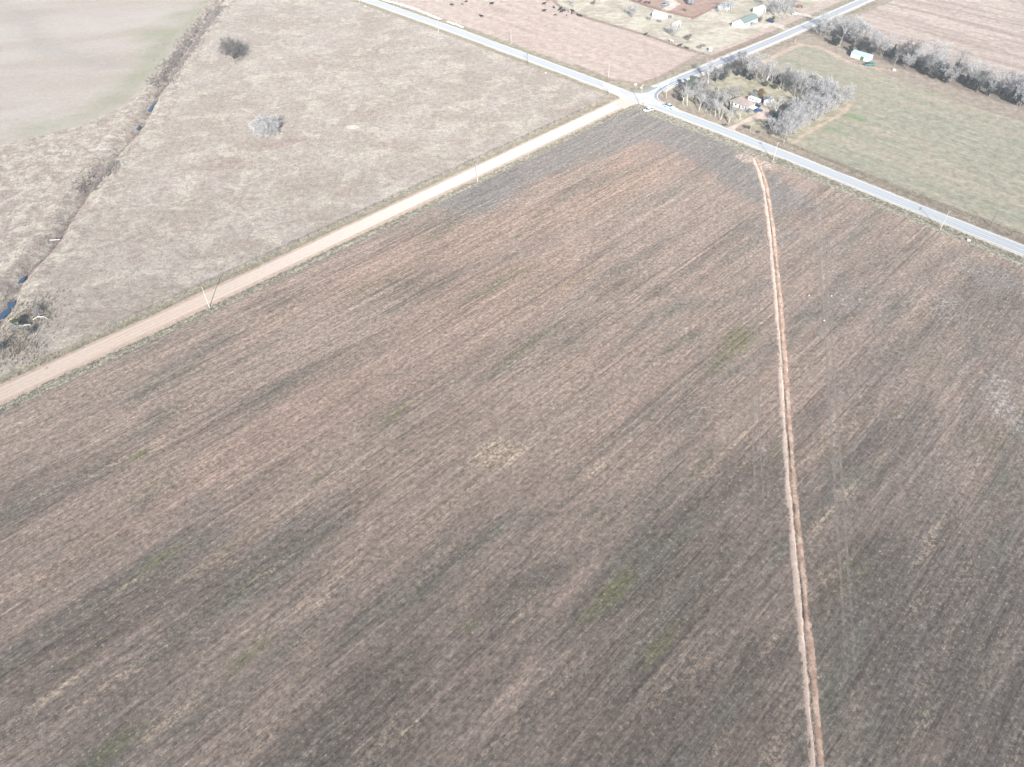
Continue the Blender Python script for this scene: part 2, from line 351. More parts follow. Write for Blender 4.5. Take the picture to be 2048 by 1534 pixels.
# ------------------------------------------------------------------ the pasture with its creek, and the winter field beyond
def pasture_mat():
    m = Mat('dry pasture grass', 0.95)
    A = m.chan('mask_a'); B = m.chan('mask_b'); p = m.pos()
    clod = m.noise(p, 0.38, 3, 0.9); grit = m.noise(p, 1.1, 2, 0.8); big = m.noise(p, 0.03, 4, 0.65); midn = m.noise(p, 0.12, 5, 0.7)
    col = m.mix(m.step(big, 0.38, 0.62), (0.198, 0.171, 0.142), (0.237, 0.211, 0.183))
    col = m.mix(m.step(midn, 0.46, 0.64, 0, 0.85), col, (0.188, 0.151, 0.129))
    col = m.mix(m.step(m.noise(p, 0.075, 5, 0.7, 0.5), 0.50, 0.62, 0, 0.85), col, (0.269, 0.241, 0.200))
    col = m.mix(m.step(m.noise(m.pos(R(38), (0.03, 0.3, 4)), 1, 4, 0.6), 0.55, 0.7, 0, 0.45), col, (0.276, 0.254, 0.230))
    col = m.layer(col, B[3], (0.178, 0.139, 0.119), m.noise(p, 0.2, 4, 0.7), 0.9, 0.4, 0.9)    # reddish grass
    fld = m.mix(m.step(m.noise(m.pos(R(20), (0.010, 0.025, 0)), 1, 6, 0.68, 0.6), 0.36, 0.66), (0.219, 0.191, 0.161), (0.249, 0.225, 0.201))
    fld = m.layer(fld, A[1], (0.149, 0.153, 0.100), m.noise(m.pos(R(12), (0.02, 0.05, 6)), 1, 6, 0.7), 1.5, 0.1, 1.3)     # green growth
    fld = m.layer(fld, B[2], (0.166, 0.149, 0.138), midn, 1.2, 0.1, 1.3)   # damp swale
    col = m.layer(col, A[0], fld, m.noise(p, 0.12, 5, 0.7), 0.7, 0.35, 0.65)
    rough = m.mix(m.step(m.noise(p, 0.16, 5, 0.75), 0.42, 0.6), (0.192, 0.157, 0.135), (0.274, 0.246, 0.204))
    rough = m.mix(m.step(m.noise(p, 0.5, 4, 0.8), 0.55, 0.7, 0, 0.7), rough, (0.164, 0.148, 0.145))
    col = m.layer(col, A[2], rough, m.noise(p, 0.15, 4), 0.5, 0.35, 0.7)
    col = m.layer(col, A[3], m.mix(clod, (0.058, 0.045, 0.039), (0.150, 0.109, 0.089)), m.noise(p, 0.22, 5, 0.75), 1.5, 0.35, 0.95)  # creek bed
    col = m.layer(col, B[0], m.mix(clod, (0.156, 0.141, 0.099), (0.216, 0.190, 0.145)), m.noise(p, 0.5, 4), 0.7)   # verge
    col = m.layer(col, B[1], (0.352, 0.319, 0.286), m.noise(p, 0.35, 5, 0.75), 0.9, 0.4, 0.9)   # pale bare ground
    f = m.math('MULTIPLY', m.lin(clod, 0.3, 0.7, 0.68, 1.32), m.lin(grit, 0.3, 0.7, 0.74, 1.26))
    soft = m.step(A[0], 0.3, 0.7, 0.0, 0.6)
    f = m.math('ADD', m.math('MULTIPLY', f, m.math('SUBTRACT', 1.0, soft)), soft)
    m.base(m.gain(col, f)); m.bump(clod, 0.45, 0.3)
    return m.m
def pasture_masks(P):
    gz = dist_poly(P, GULLY)
    field = pmask(P, extend(gp([(-900,560),(0,290),(100,267),(180,244),(245,212),(290,175),(335,120),(372,70),(420,0)]), 0, 600).tolist()+[(-900., 1600.), (-1500., 600.)], 4.5)
    green = np.maximum.reduce([.75*lmask(P, gp([(420,5),(380,45),(330,85),(290,140),(240,190),(170,235),(60,262)]), 13), .6*lmask(P, gp([(380,30),(300,70)]), 18), .5*blob(P, (270,150), 26, 18), .45*lmask(P, gp([(200,220),(0,285)]), 12)])
    west = inside(P, np.vstack([GULLY, [(-1500., 0.), (-1500., 900.)]]))
    rough = np.where(west, 1.0, np.clip(1.15-gz/16, 0, 1))*(1-field)
    bed = 0.78*np.exp(-(gz/1.6)**2); bed = np.maximum(bed, 0.6*blob(P, (375,75), 40, 5, R(50)))
    rd = np.minimum(dist_poly(P, GRAVEL), dist_poly(P, PAVED))
    verge = np.clip((8.5-rd)/3+0.5, 0, 1)
    pale = np.maximum.reduce([1.8*blob(P, (705,254), 3.0, 2.2, 0), .8*blob(P, (205,298), 7, 4, 0), .75*blob(P, (222,275), 7, 4, 0), .7*blob(P, (308,225), 4, 4, 0), .55*blob(P, (250,330), 14, 10, R(40)), .45*blob(P, (200,400), 16, 10, R(40)), .5*blob(P,(150,510),8,5,R(40)),
        .42*blob(P, (560,130), 60, 34), .40*blob(P, (800,220), 70, 28), .40*blob(P, (640,60), 50, 30), .36*blob(P, (450,420), 50, 20), .38*blob(P, (1000,240), 40, 12), .40*blob(P, (60,350), 40, 20)])
    swale = np.maximum(.55*lmask(P, gp([(30,20),(65,60),(85,95),(140,110),(220,130)]), 13), .5*lmask(P, gp([(0,20),(60,30)]), 22))
    red = np.maximum.reduce([.8*blob(P, (560,285), 24, 8, R(20)), .7*blob(P, (440,330), 30, 10, R(20)), .6*blob(P, (700,380), 24, 8), .6*blob(P, (330,470), 30, 10), .7*blob(P, (1150,215), 24, 8), .5*blob(P, (800,60), 40, 14), .5*blob(P,(900,160),40,14)])
    return [field, green, rough, bed, verge, pale, swale, red]
sheet('pasture', D_G, D_NW, axis(360, 1.5, 1500), axis(500, 1.5, 1600), z_west, pasture_masks, pasture_mat())

# ------------------------------------------------------------------ the cattle field and farm lot
FENCE_LINE = gp([(1100,-6),(1120,14),(1180,38),(1290,70),(1375,100),(1415,110)])
LOT = np.vstack([FENCE_LINE, gp([(1440,96),(1500,72),(1600,25),(1660,-4)]), [(260., 900.), (-40., 900.)]])
CORRAL = gp([(1255,0),(1300,16),(1345,28),(1388,38),(1424,19),(1470,-4),(1440,-40),(1200,-40)])
def cattle_mat():
    m = Mat('grazed field soil', 0.95); A = m.chan('mask_a'); B = m.chan('mask_b'); p = m.pos()
    clod = m.noise(p, 0.25, 3, 0.9); midn = m.noise(p, 0.07, 5, 0.65)
    row = m.noise(m.pos(B_DIR, (0.014, 0.22, 0)), 1, 5, 0.65)
    col = m.mix(m.step(row, 0.38, 0.62), (0.250, 0.196, 0.169), (0.281, 0.232, 0.200))
    col = m.mix(m.step(midn, 0.45, 0.66, 0, 0.65), col, (0.248, 0.208, 0.173))
    lot = m.mix(m.step(m.noise(p, 0.06, 5, 0.7, 0.6), 0.4, 0.6), (0.214, 0.192, 0.152), (0.297, 0.273, 0.219))
    lot = m.mix(m.step(m.noise(m.pos(R(8), (0.05, 0.35, 2)), 1, 4, 0.6), 0.52, 0.68, 0, 0.6), lot, (0.327, 0.306, 0.252))
    col = m.layer(col, A[0], lot, midn, 0.15, 0.42, 0.58)
    col = m.layer(col, A[1], m.mix(clod, (0.175, 0.118, 0.094), (0.228, 0.164, 0.131)), midn, 0.4)                # trampled corral
    col = m.layer(col, A[2], m.mix(clod, (0.148, 0.135, 0.097), (0.219, 0.195, 0.149)), m.noise(p, 0.4, 4), 0.7) # verge
    col = m.layer(col, A[3], (0.170, 0.130, 0.103), m.noise(p, 0.3, 4, 0.7), 0.8, 0.35, 0.8)                   # brown weeds
    col = m.layer(col, B[0], (0.332, 0.289, 0.251), m.noise(p, 0.5, 4, 0.7), 0.7)                                # bare drive
    m.base(m.gain(col, m.lin(clod, 0.3, 0.7, 0.72, 1.28))); m.bump(clod, 0.4, 0.3); return m.m
def cattle_masks(P):
    lot = pmask(P, LOT, 1.5)
    cor = pmask(P, CORRAL, 2.0); rd = np.minimum(dist_poly(P, PAVED), dist_poly(P, FAR))
    verge = np.clip((9.5-rd)/3+0.5, 0, 1); verge = np.maximum(verge, pmask(P, gp([(1195,172),(1225,172),(1285,180),(1345,152),(1420,112),(1400,112),(1330,150),(1285,168),(1240,168)]), 2))
    weeds = np.maximum.reduce([.9*lmask(P, FENCE_LINE, 2.0), .85*lmask(P, gp([(1405,122),(1470,98),(1540,68)]), 4), .6*blob(P, (1000,20), 20, 9, B_DIR), .6*blob(P, (1040,55), 24, 3, B_DIR), .5*blob(P, (940,60), 30, 4, B_DIR), .4*blob(P,(950,10),14,8), .75*lmask(P, gp([(1400,108),(1330,150),(1280,168),(1225,160),(1150,130)]), 2.5)])
    drive = np.maximum.reduce([.9*lmask(P, gp([(1572,57),(1550,48),(1520,52),(1480,55)]), 3.0), .9*lmask(P, gp([(1330,20),(1352,8),(1340,0)]), 3.5), .8*lmask(P, gp([(1640,36),(1600,28),(1570,30)]), 3), .8*blob(P, (1455,42), 9, 4, B_DIR), .7*blob(P, (1425,30), 8, 4)])
    return [lot, cor, verge, weeds, drive]
sheet('cattle_field', D_NE, D_NW, axis(330, 1.6, 1500), axis(300, 1.6, 1600), z_road_ditch(PAVED, FAR), cattle_masks, cattle_mat())

# ------------------------------------------------------------------ the crop field, yard and the far field behind the treeline
TREELINE = gp([(1632,72),(1690,96),(1760,122),(1820,143),(1880,164),(1960,192),(2060,222)])
YARD = gp([(1345,162),(1400,142),(1450,132),(1530,136),(1600,152),(1690,192),(1702,206),(1688,226),(1640,252),(1590,278),(1560,292),(1480,262),(1400,232),(1330,205),(1318,194)])
def crop_mat():
    m = Mat('winter crop', 0.95); A = m.chan('mask_a'); B = m.chan('mask_b'); p = m.pos()
    clod = m.noise(p, 0.28, 3, 0.9); midn = m.noise(p, 0.08, 5, 0.65)
    row = m.noise(m.pos(B_DIR, (0.007, 0.11, 0)), 1, 5, 0.66); drill = m.noise(m.pos(B_DIR, (0.03, 1.1, 0)), 1, 3, 0.6)
    col = m.mix(m.step(row, 0.40, 0.60), (0.196, 0.178, 0.134), (0.156, 0.158, 0.116))
    col = m.mix(m.step(drill, 0.48, 0.62, 0, 0.75), col, (0.240, 0.214, 0.166))
    col = m.mix(m.step(midn, 0.52, 0.68, 0, 0.5), col, (0.205, 0.172, 0.128))
    col = m.layer(col, A[0], (0.105, 0.145, 0.075), m.noise(m.pos(B_DIR, (0.06, 0.5, 2)), 1, 4, 0.7), 1.0, 0.4, 0.95)  # lush green
    far = m.mix(m.step(m.noise(m.pos(B_DIR, (0.008, 0.14, 7)), 1, 5, 0.65), 0.38, 0.60), (0.213, 0.167, 0.141), (0.287, 0.242, 0.208))
    far = m.mix(m.step(midn, 0.5, 0.66, 0, 0.6), far, (0.212, 0.169, 0.150))
    col = m.layer(col, A[1], far, midn, 0.1, 0.45, 0.55)
    yard = m.mix(m.step(m.noise(p, 0.13, 5, 0.7), 0.4, 0.62), (0.178, 0.160, 0.112), (0.250, 0.226, 0.165))
    yard = m.mix(m.step(m.noise(p, 0.3, 4, 0.7), 0.52, 0.70, 0, 0.6), yard, (0.135, 0.140, 0.088))
    col = m.layer(col, A[2], yard, m.noise(p, 0.3, 4), 0.4)
    col = m.layer(col, A[3], m.mix(clod, (0.153, 0.118, 0.095), (0.223, 0.195, 0.152)), m.noise(p, 0.4, 4), 0.7)
    col = m.layer(col, B[0], (0.274, 0.215, 0.169), m.noise(p, 0.5, 4, 0.7), 0.9, 0.4, 0.8)  # bare dirt
    col = m.layer(col, B[1], (0.129, 0.106, 0.085), m.noise(p, 0.35, 5, 0.75), 1.0, 0.4, 0.9) # leaf litter, weeds; its dark tone also paints treeline shade
    m.base(m.gain(col, m.lin(clod, 0.3, 0.7, 0.66, 1.34))); m.bump(clod, 0.4, 0.3); return m.m
def crop_masks(P):
    green = np.maximum.reduce([.85*blob(P, (1605,108), 6, 2.2, R(80)), 1.0*blob(P, (1710,235), 16, 6, B_DIR), .9*blob(P, (1670,262), 14, 7, B_DIR), .8*blob(P, (1850,160), 20, 2.0, B_DIR), .8*blob(P, (1790,140), 12, 2.0, B_DIR), .7*blob(P, (1600,130), 3, 14, R(0)),
        .6*blob(P, (1800,240), 40, 3, B_DIR), .5*blob(P, (1960,330), 50, 3, B_DIR), .45*blob(P, (1750,180), 50, 5, B_DIR), .5*blob(P, (1640,290), 18, 6, B_DIR), .4*blob(P,(1900,260),50,4,B_DIR)])
    far = pmask(P, np.vstack([gp([(1655,38),(1720,70),(1800,100),(1900,132),(2060,180)]), [(700., 200.), (900., 900.), (250., 1100.)], gp([(1760,-3)])]), 3)
    yard = pmask(P, YARD, 2.5)
    rd = dist_poly(P, PAVED); rf = dist_poly(P, FAR)
    verge = np.maximum(np.clip((12-rd)/3+0.5, 0, 1), np.clip((13-rf)/3+0.5, 0, 1)); verge = np.maximum(verge, np.clip((16-dist_poly(P, TREELINE))/4+.5, 0, 1)*(1-far)*.8)
    dirt = np.maximum.reduce([1.1*lmask(P, gp([(1475,152),(1520,128),(1560,108),(1588,94),(1605,89),(1640,95),(1700,125)]), 2.2), .95*lmask(P, gp([(1702,206),(1690,224),(1650,245),(1600,276),(1586,286)]), 1.6), .7*lmask(P, gp([(1705,128),(1745,136),(1790,142)]), 3.5),
        .6*lmask(P, gp([(1600,100),(1607,160)]), 1.2), .8*blob(P, (1530,221), 7, 5, B_DIR), .9*blob(P, (1565,219), 8, 3, B_DIR), .5*blob(P,(1440,155),8,5,B_DIR), .5*lmask(P, gp([(1860,165),(1960,205),(2040,235)]), 1.2)])
    litter = np.maximum.reduce([1.0*np.exp(-(dist_poly(P, TREELINE+np.array([3, 6]))/9)**2), .4*lmask(P, gp([(1480,150),(1540,162),(1600,182),(1660,205),(1620,235),(1570,262)]), 6), .45*lmask(P, gp([(1490,256),(1530,268),(1560,278)]), 3), .34*lmask(P, gp([(1660,315),(1760,360),(1880,408),(2050,478)]), 2.2)])  # litter, strongest below the treeline where it also paints the ground's shade
    return [green*.8, far, yard, verge, dirt, litter]
sheet('crop_field', D_NE, D_SE, axis(340, 1.6, 1600), axis(360, 1.6, 1500), z_road_ditch(PAVED, FAR), crop_masks, crop_mat())

m = Mat('far plain grass', 0.95); m.base(m.mix(m.noise(m.pos(), 0.01, 4), (0.26, 0.23, 0.17), (0.36, 0.31, 0.24)))
gm = MB(); gm.add([(-6000,-6000,-4),(6000,-6000,-4),(6000,6000,-4),(-6000,6000,-4)], [(0,1,2,3)])
tag(gm.build('ground', m.m), kind='structure')

# ------------------------------------------------------------------ roads and tracks
def road_mat(name, c0, c1, worn, lines=None, lane=1.55, pale=None):
    m = Mat(name, 0.9, 1.0, 0.2); p = m.pos(); a = m.attr('lane'); sp = m.N.new('ShaderNodeSeparateColor'); m.L.new(a.outputs['Color'], sp.inputs[0])
    off = sp.outputs[0]; ao = m.math('ABSOLUTE', off)
    cb = m.N.new('ShaderNodeCombineXYZ'); m.put(cb.inputs[0], m.math('MULTIPLY', sp.outputs[1], 0.02)); m.put(cb.inputs[1], m.math('MULTIPLY', off, 1.3))
    streak = m.noise(cb.outputs[0], 1, 5, 0.65); n = m.noise(p, 0.8, 5, 0.7); grit = m.noise(p, 5, 2, 0.7)
    col = m.mix(m.step(streak, 0.36, 0.64), c0, c1)
    tr = m.math('SUBTRACT', 1.0, m.step(m.math('ABSOLUTE', m.math('SUBTRACT', m.math('ABSOLUTE', m.math('SUBTRACT', ao, lane)), 0.8)), 0.05, 0.55))
    col = m.mix(m.math('MULTIPLY', tr, m.lin(n, 0.3, 0.7, 0.25, 0.8)), col, worn)
    if pale:      # the gravel changes from red to pale stone towards the crossing
        col = m.mix(m.step(m.math('ADD', sp.outputs[1], m.math('MULTIPLY', m.math('SUBTRACT', streak, 0.5), 120.0)), 90.0, 270.0, 0.85, 0.0), col, pale)
    if lines:
        for pos_, w, c, k in lines:
            f = m.math('SUBTRACT', 1.0, m.step(m.math('ABSOLUTE', m.math('SUBTRACT', ao, pos_)), w*0.5, w*0.5+0.05))
            col = m.mix(m.math('MULTIPLY', f, m.math('MULTIPLY', m.lin(n, 0.3, 0.75, 1.0, 0.45), k)), col, c)
    m.base(m.gain(col, m.math('MULTIPLY', m.lin(n, 0.25, 0.75, 0.92, 1.08), m.lin(grit, 0.25, 0.75, 0.94, 1.06)))); m.bump(grit, 0.2, 0.05)
    return m.m
GRAV_M = road_mat('pale red gravel', (0.315, 0.245, 0.198), (0.375, 0.303, 0.252), (0.41, 0.343, 0.292), lane=1.5, pale=(0.44, 0.40, 0.36))
PAVE_M = road_mat('pale chip seal', (0.255, 0.272, 0.287), (0.30, 0.315, 0.33), (0.205, 0.222, 0.238), [(2.95, 0.22, (0.62, 0.63, 0.64), 0.8), (0.0, 0.10, (0.62, 0.55, 0.33), 0.5)])
FAR_M = road_mat('grey asphalt', (0.215, 0.228, 0.248), (0.25, 0.263, 0.283), (0.165, 0.18, 0.205), [(2.75, 0.24, (0.8, 0.82, 0.84), 0.95), (0.0, 0.22, (0.50, 0.44, 0.26), 0.6)])
SHLD_M = plain('shoulder gravel', (0.34, 0.31, 0.27), 0.95, 0.2, 0.8, diff=1.0)
GSH_M = plain('red clay shoulder', (0.30, 0.23, 0.185), 0.95, 0.2, 0.5, diff=1.0)
tag(strip('gravel_shoulder', GRAVEL, [-4.8,-3.7,0,3.7,4.6], [-.10,.03,.05,.03,-.10], GSH_M, 2, 0.22, 3), kind='structure')
tag(strip('gravel_road', GRAVEL, [-3.3,-1.6,0,1.6,3.2], [.05,.10,.13,.10,.05], GRAV_M, 2, 0.09, 4), kind='structure')
tag(strip('paved_shoulder', PAVED, [-4.3,-3.4,0,3.4,4.2], [-.10,.04,.06,.04,-.10], SHLD_M, 2, 0.20, 5), kind='structure')
tag(strip('paved_road', PAVED, [-3.2,0,3.2], [.12,.18,.12], PAVE_M, 3, 0.04, 6), kind='structure')
tag(strip('asphalt_shoulder', FAR[1:], [-4.6,-3.3,0,3.3,4.6], [-.10,.03,.05,.03,-.10], SHLD_M, 2, 0.3, 7), kind='structure')
tag(strip('asphalt_road', FAR[1:], [-3.15,0,3.15], [.10,.16,.10], FAR_M, 3, 0.03, 8), kind='structure')

def patch(name, poly_px, z, mat, kind='structure', sub=0):
    pts = gp(poly_px); bm = bmesh.new(); f = bm.faces.new([bm.verts.new((p[0], p[1], z)) for p in pts])
    if f.normal.z < 0 or f.calc_area() and (f.normal_update() or f.normal.z < 0): f.normal_flip()
    bmesh.ops.triangulate(bm, faces=bm.faces[:])
    me = bpy.data.meshes.new(name); bm.to_mesh(me); bm.free(); o = link_mesh(name, me, mat); o['kind'] = kind; return o
im = Mat('dusty crossing', 0.9); p_ = im.pos(); n1 = im.noise(p_, 0.09, 5, 0.65, 0.6); n2 = im.noise(p_, 1.5, 4, 0.7)
gd = im.pos(A_DIR); gs = im.N.new('ShaderNodeSeparateXYZ'); im.L.new(gd if not isinstance(gd, tuple) else gd, gs.inputs[0])
ic = im.mix(im.step(n1, 0.40, 0.60), (0.285, 0.30, 0.32), (0.36, 0.36, 0.355)); u0 = float(O @ az(45.2)); du = im.math('ADD', gs.outputs[0], im.math('MULTIPLY', im.math('SUBTRACT', n1, 0.5), 9.0)); ic = im.mix(im.step(du, u0-9.0, u0-1.0, 0.9, 0.0), ic, (0.37, 0.305, 0.258)); im.base(im.gain(ic, im.lin(n2, 0.25, 0.75, 0.93, 1.07)))
patch('crossing', [(1205,166),(1240,179),(1262,184.5),(1276,184.8),(1290,182.8),(1318,171.5),(1350,158),(1362,162),(1336,175),(1320,185),(1313,194),(1316,201.5),(1328,207),(1356,218),(1366,228),(1322,214),(1300,208.5),(1285,207.5),(1271,209.5),(1260,213),(1248,219),(1226,209),(1236,203),(1240,198),(1235,193),(1222,187),(1208,181)], 0.20, im.m)
# darker new asphalt of the curved turning lanes
dm = plain('new asphalt', (0.165, 0.18, 0.20), 0.9, 0.12, 0.4, diff=1.0)
patch('turning_lane', [(1356,160.5),(1334,170.5),(1316,180),(1309,188),(1308,195),(1314,200.5),(1316.5,200.7),(1314,194),(1321,185.4),(1337,175.4),(1361,163.5)], 0.215, dm)
patch('turning_lane', [(1255,183.4),(1270,186.8),(1282,187.5),(1296,184.5),(1316,176),(1312,174.2),(1290,183),(1276,185),(1262,184.7)], 0.215, dm)
kerb_m = plain('white paint', (0.80, 0.80, 0.79), 0.7, 0.06, 1.0)
cv = gp([(1352,165.2),(1337,172.8),(1322,182.5),(1315,190),(1314.5,195.5),(1318,201),(1330,207),(1346,213.5)])
tag(strip('painted_edge', cv, [-.14,.14], [.225,.225], kerb_m, 1), kind='structure')
# drive into the yard
dr = Mat('pink dirt drive', 0.95); p_ = dr.pos(); n1 = dr.noise(p_, 0.25, 5, 0.7)
dr.base(dr.gain(dr.mix(dr.step(n1, 0.38, 0.62), (0.29, 0.225, 0.19), (0.37, 0.30, 0.26)), dr.lin(dr.noise(p_, 1.6, 4, 0.7), 0.25, 0.75, 0.85, 1.15)))
patch('driveway', [(1454,254.5),(1463,252.2),(1474,247.5),(1486,240.5),(1500,233.5),(1512,227.5),(1520,217),(1522,206),(1530,203),(1534,214),(1540,222),(1552,226),(1556,240),(1548,243),(1534,238),(1520,238.5),(1504,241),(1490,246),(1476,252.5),(1470,258),(1475,268),(1455,261)], 0.05, dr.m)

# the freshly dug pipe trench: two banks of pale spoil and a dark groove
tm = Mat('turned red subsoil', 0.95); p_ = tm.pos(); n1 = tm.noise(p_, 0.30, 5, 0.7); n2 = tm.noise(p_, 1.8, 4, 0.75); a = tm.attr('lane'); sp = tm.N.new('ShaderNodeSeparateColor'); tm.L.new(a.outputs['Color'], sp.inputs[0])
c = tm.mix(tm.step(n1, 0.40, 0.62), (0.31, 0.205, 0.145), (0.46, 0.345, 0.27)); c = tm.mix(tm.step(sp.outputs[0], -0.3, 0.3, 0.65, 0.0), c, (0.46, 0.375, 0.315)); c = tm.mix(tm.step(tm.math('ADD', tm.math('ABSOLUTE', sp.outputs[0]), tm.math('MULTIPLY', tm.math('SUBTRACT', n2, 0.5), 2.4)), 1.1, 2.1, 0, 0.8), c, (0.185, 0.140, 0.115))
edge = tm.math('SUBTRACT', 1.0, tm.step(tm.math('ADD', tm.math('ABSOLUTE', tm.math('ADD', sp.outputs[0], 0.0)), tm.math('MULTIPLY', tm.math('SUBTRACT', n2, 0.5), 0.9)), 0.05, 0.40))
c = tm.mix(tm.math('MULTIPLY', edge, tm.step(tm.noise(p_, 0.12, 4, 0.7), 0.36, 0.52, 0.1, 0.9)), c, (0.115, 0.085, 0.065)); c = tm.gain(c, tm.lin(n2, 0.25, 0.75, 0.72, 1.28)); tm.base(c); tm.bump(n2, 0.6, 0.25)
nz = tm.noise(p_, 0.9, 5, 0.85); tt = tm.N.new('ShaderNodeBsdfTransparent'); tx = tm.N.new('ShaderNodeMixShader')
tm.put(tx.inputs[0], tm.step(tm.math('ADD', tm.math('ABSOLUTE', tm.math('ADD', sp.outputs[0], tm.math('MULTIPLY', tm.math('SUBTRACT', tm.noise(p_, 0.05, 4, 0.7), 0.5), 2.8))), tm.math('MULTIPLY', tm.math('SUBTRACT', nz, 0.5), 4.6)), 1.15, 2.2, 1.0, 0.0))
tm.L.new(tt.outputs[0], tx.inputs[1]); tm.L.new(tm.b.outputs[0], tx.inputs[2]); tm.L.new(tx.outputs[0], tm.N['Material Output'].inputs['Surface'])
def zr(mu, sd): return lambda rng, n: mu+np.convolve(rng.normal(0, sd*1.6, n+8), np.ones(9)/9, 'valid')+rng.normal(0, sd*.35, n)
tag(strip('pipe_trench', TRENCH, [-1.85,-1.30,-.78,-.32,-.12,.12,.32,.82,1.35,1.8], [-.06,zr(.10,.05),zr(.24,.09),zr(.12,.06),-.02,-.02,zr(.12,.06),zr(.22,.09),zr(.09,.05),-.06], tm.m, 0.7, 0.15, 11), kind='structure')

# wheel marks in the stubble
wm = Mat('wheel mark', 0.95); p_ = wm.pos(); n1 = wm.noise(p_, 0.35, 5, 0.75); n2 = wm.noise(p_, 2.2, 4, 0.75)
tb = wm.N.new('ShaderNodeBsdfTransparent'); mx = wm.N.new('ShaderNodeMixShader'); wm.put(mx.inputs[0], wm.step(n1, 0.36, 0.62, 0.08, 0.62)); wm.L.new(tb.outputs[0], mx.inputs[1]); wm.L.new(wm.b.outputs[0], mx.inputs[2])
wm.L.new(mx.outputs[0], wm.N['Material Output'].inputs['Surface']); wm.base(wm.gain((0.255, 0.218, 0.192), wm.lin(n2, 0.25, 0.75, 0.7, 1.3)))
def arc(px, smooth=0):
    return gp(px)
MARKS = [[(1634,390),(1640,450),(1648,560),(1660,720),(1668,860),(1678,1000),(1688,1150)], [(1636,400),(1642,460),(1650,565),(1662,725),(1670,865),(1680,1005),(1692,1200),(1700,1330)], [(1660,640),(1640,560),(1655,470)], [(1510,560),(1508,700),(1512,860),(1520,1010)], [(1655,640),(1690,690),(1790,705),(1880,725),(1980,755),(2048,790)], [(1480,540),(1570,590),(1640,640),(1660,700)],
    [(1660,620),(1680,590),(1730,575),(1800,580)], [(1350,590),(1450,600),(1540,640)], [(1300,300),(1340,260),(1320,235)], [(1280,330),(1300,290),(1330,262)], [(1190,270),(1230,262),(1300,280),(1380,310)], [(1090,330),(1110,318),(1130,316),(1180,300)],
    [(1180,620),(1320,640),(1400,700),(1470,780)], [(1400,680),(1440,720),(1500,745)], [(1780,900),(1870,990),(1940,1060),(2040,1130)], [(2040,560),(1960,575),(1920,620),(1930,680)], [(1750,560),(1840,560),(1900,590)], [(20,970),(60,920),(100,915),(170,900)], [(350,960),(400,1000),(440,1030)],
    [(1640,400),(1700,430),(1800,470)], [(900,560),(1050,500),(1200,440)]]
for i, px in enumerate(MARKS):
    for s in (-0.95, 0.95):
        q = gp(px); nn = normals2(resample(q, 2)); qq = resample(q, 2)+nn*s
        tag(strip('wheel_mark', qq, [-.30, .30], [.02+i*.0012, .02+i*.0012], wm.m, 2, 0.04, i), kind='structure')

# ------------------------------------------------------------------ haze
hz = MB(); hz.box(-6500, 6500, -6500, 6500, -5.0, 153.0)
hm = bpy.data.materials.new('haze air'); hm.use_nodes = True; ht = hm.node_tree; ht.nodes.remove(ht.nodes['Principled BSDF'])
pv = ht.nodes.new('ShaderNodeVolumePrincipled'); pv.inputs['Color'].default_value = (0.93, 0.96, 1.0, 1); pv.inputs['Density'].default_value = HAZE_DENSITY
pv.inputs['Anisotropy'].default_value = 0.1
ht.links.new(pv.outputs[0], ht.nodes['Material Output'].inputs['Volume'])
tag(hz.build('haze', hm), kind='stuff')

# ------------------------------------------------------------------ water in the creek
wt = Mat('creek water', 0.06, 0.0, 0.5); wt.base((0.03, 0.075, 0.14)); wt.bump(wt.noise(wt.pos(), 1.2, 3), 0.08, 0.1)
for i, px in enumerate(WATER):
    w = (0.7, 0.9, 0.6, 0.8, 1.2, 1.3)[i]
    q = resample(gp(px), 1.0); n = len(q); t = np.linspace(0, 1, n); ww = w*(0.35+0.65*np.sin(np.pi*t)**0.7)*(1+.25*np.sin(t*9+i))
    nn = normals2(q); V = np.vstack([np.c_[q+nn*ww[:, None], np.full(n, -1.25)], np.c_[q-nn*ww[:, None], np.full(n, -1.25)]])
    k = np.arange(n-1); Fc = np.c_[k, n+k, n+k+1, k+1]
    me = mesh_np('water', V, Fc)
    o = tag(link_mesh('water', me, wt.m), kind='structure')
    if me.polygons[0].normal.z < 0: me.flip_normals()

# ------------------------------------------------------------------ loose ground cover: tufts of dry grass and brush (nobody could count it)
def tufts(name, P, z, h, w, blades, mat, seed, lean=0.5):
    rng = np.random.default_rng(seed); N = len(P)
    if np.isscalar(h): h = np.full(N, h)
    base = np.repeat(np.c_[P, z], blades, 0); hh = np.repeat(h, blades)*rng.uniform(.55, 1.25, N*blades)
    a = rng.uniform(0, 2*np.pi, N*blades); l = rng.uniform(0, lean, N*blades)*hh
    tip = base+np.c_[np.cos(a)*l, np.sin(a)*l, hh]; r = rng.uniform(.0, .35, N*blades)*hh
    base = base+np.c_[np.cos(a)*r, np.sin(a)*r, np.zeros(N*blades)]
    b = rng.uniform(0, 2*np.pi, N*blades); ww = w*rng.uniform(.5, 1.4, N*blades)*hh
    side = np.c_[np.cos(b)*ww, np.sin(b)*ww, np.zeros(N*blades)]
    V = np.stack([base-side, base+side, tip], 1).reshape(-1, 3); Fc = np.arange(len(V)).reshape(-1, 3)
    o = link_mesh(name, mesh_np(name, V, Fc), mat); return tag(o, kind='stuff')
def leaf_mat(name, c0, c1, c2=None, scale=0.5):
    m = Mat(name, 0.85, 0.6, 0.15); n = m.noise(m.pos(), scale, 4, 0.8); n2 = m.noise(m.pos(), scale*6, 3, 0.8)
    col = m.mix(m.step(n, 0.38, 0.62), c0, c1)
    if c2: col = m.mix(m.step(n2, 0.52, 0.68), col, c2)
    m.base(m.gain(col, m.lin(n2, 0.3, 0.7, 0.75, 1.25))); return m.m
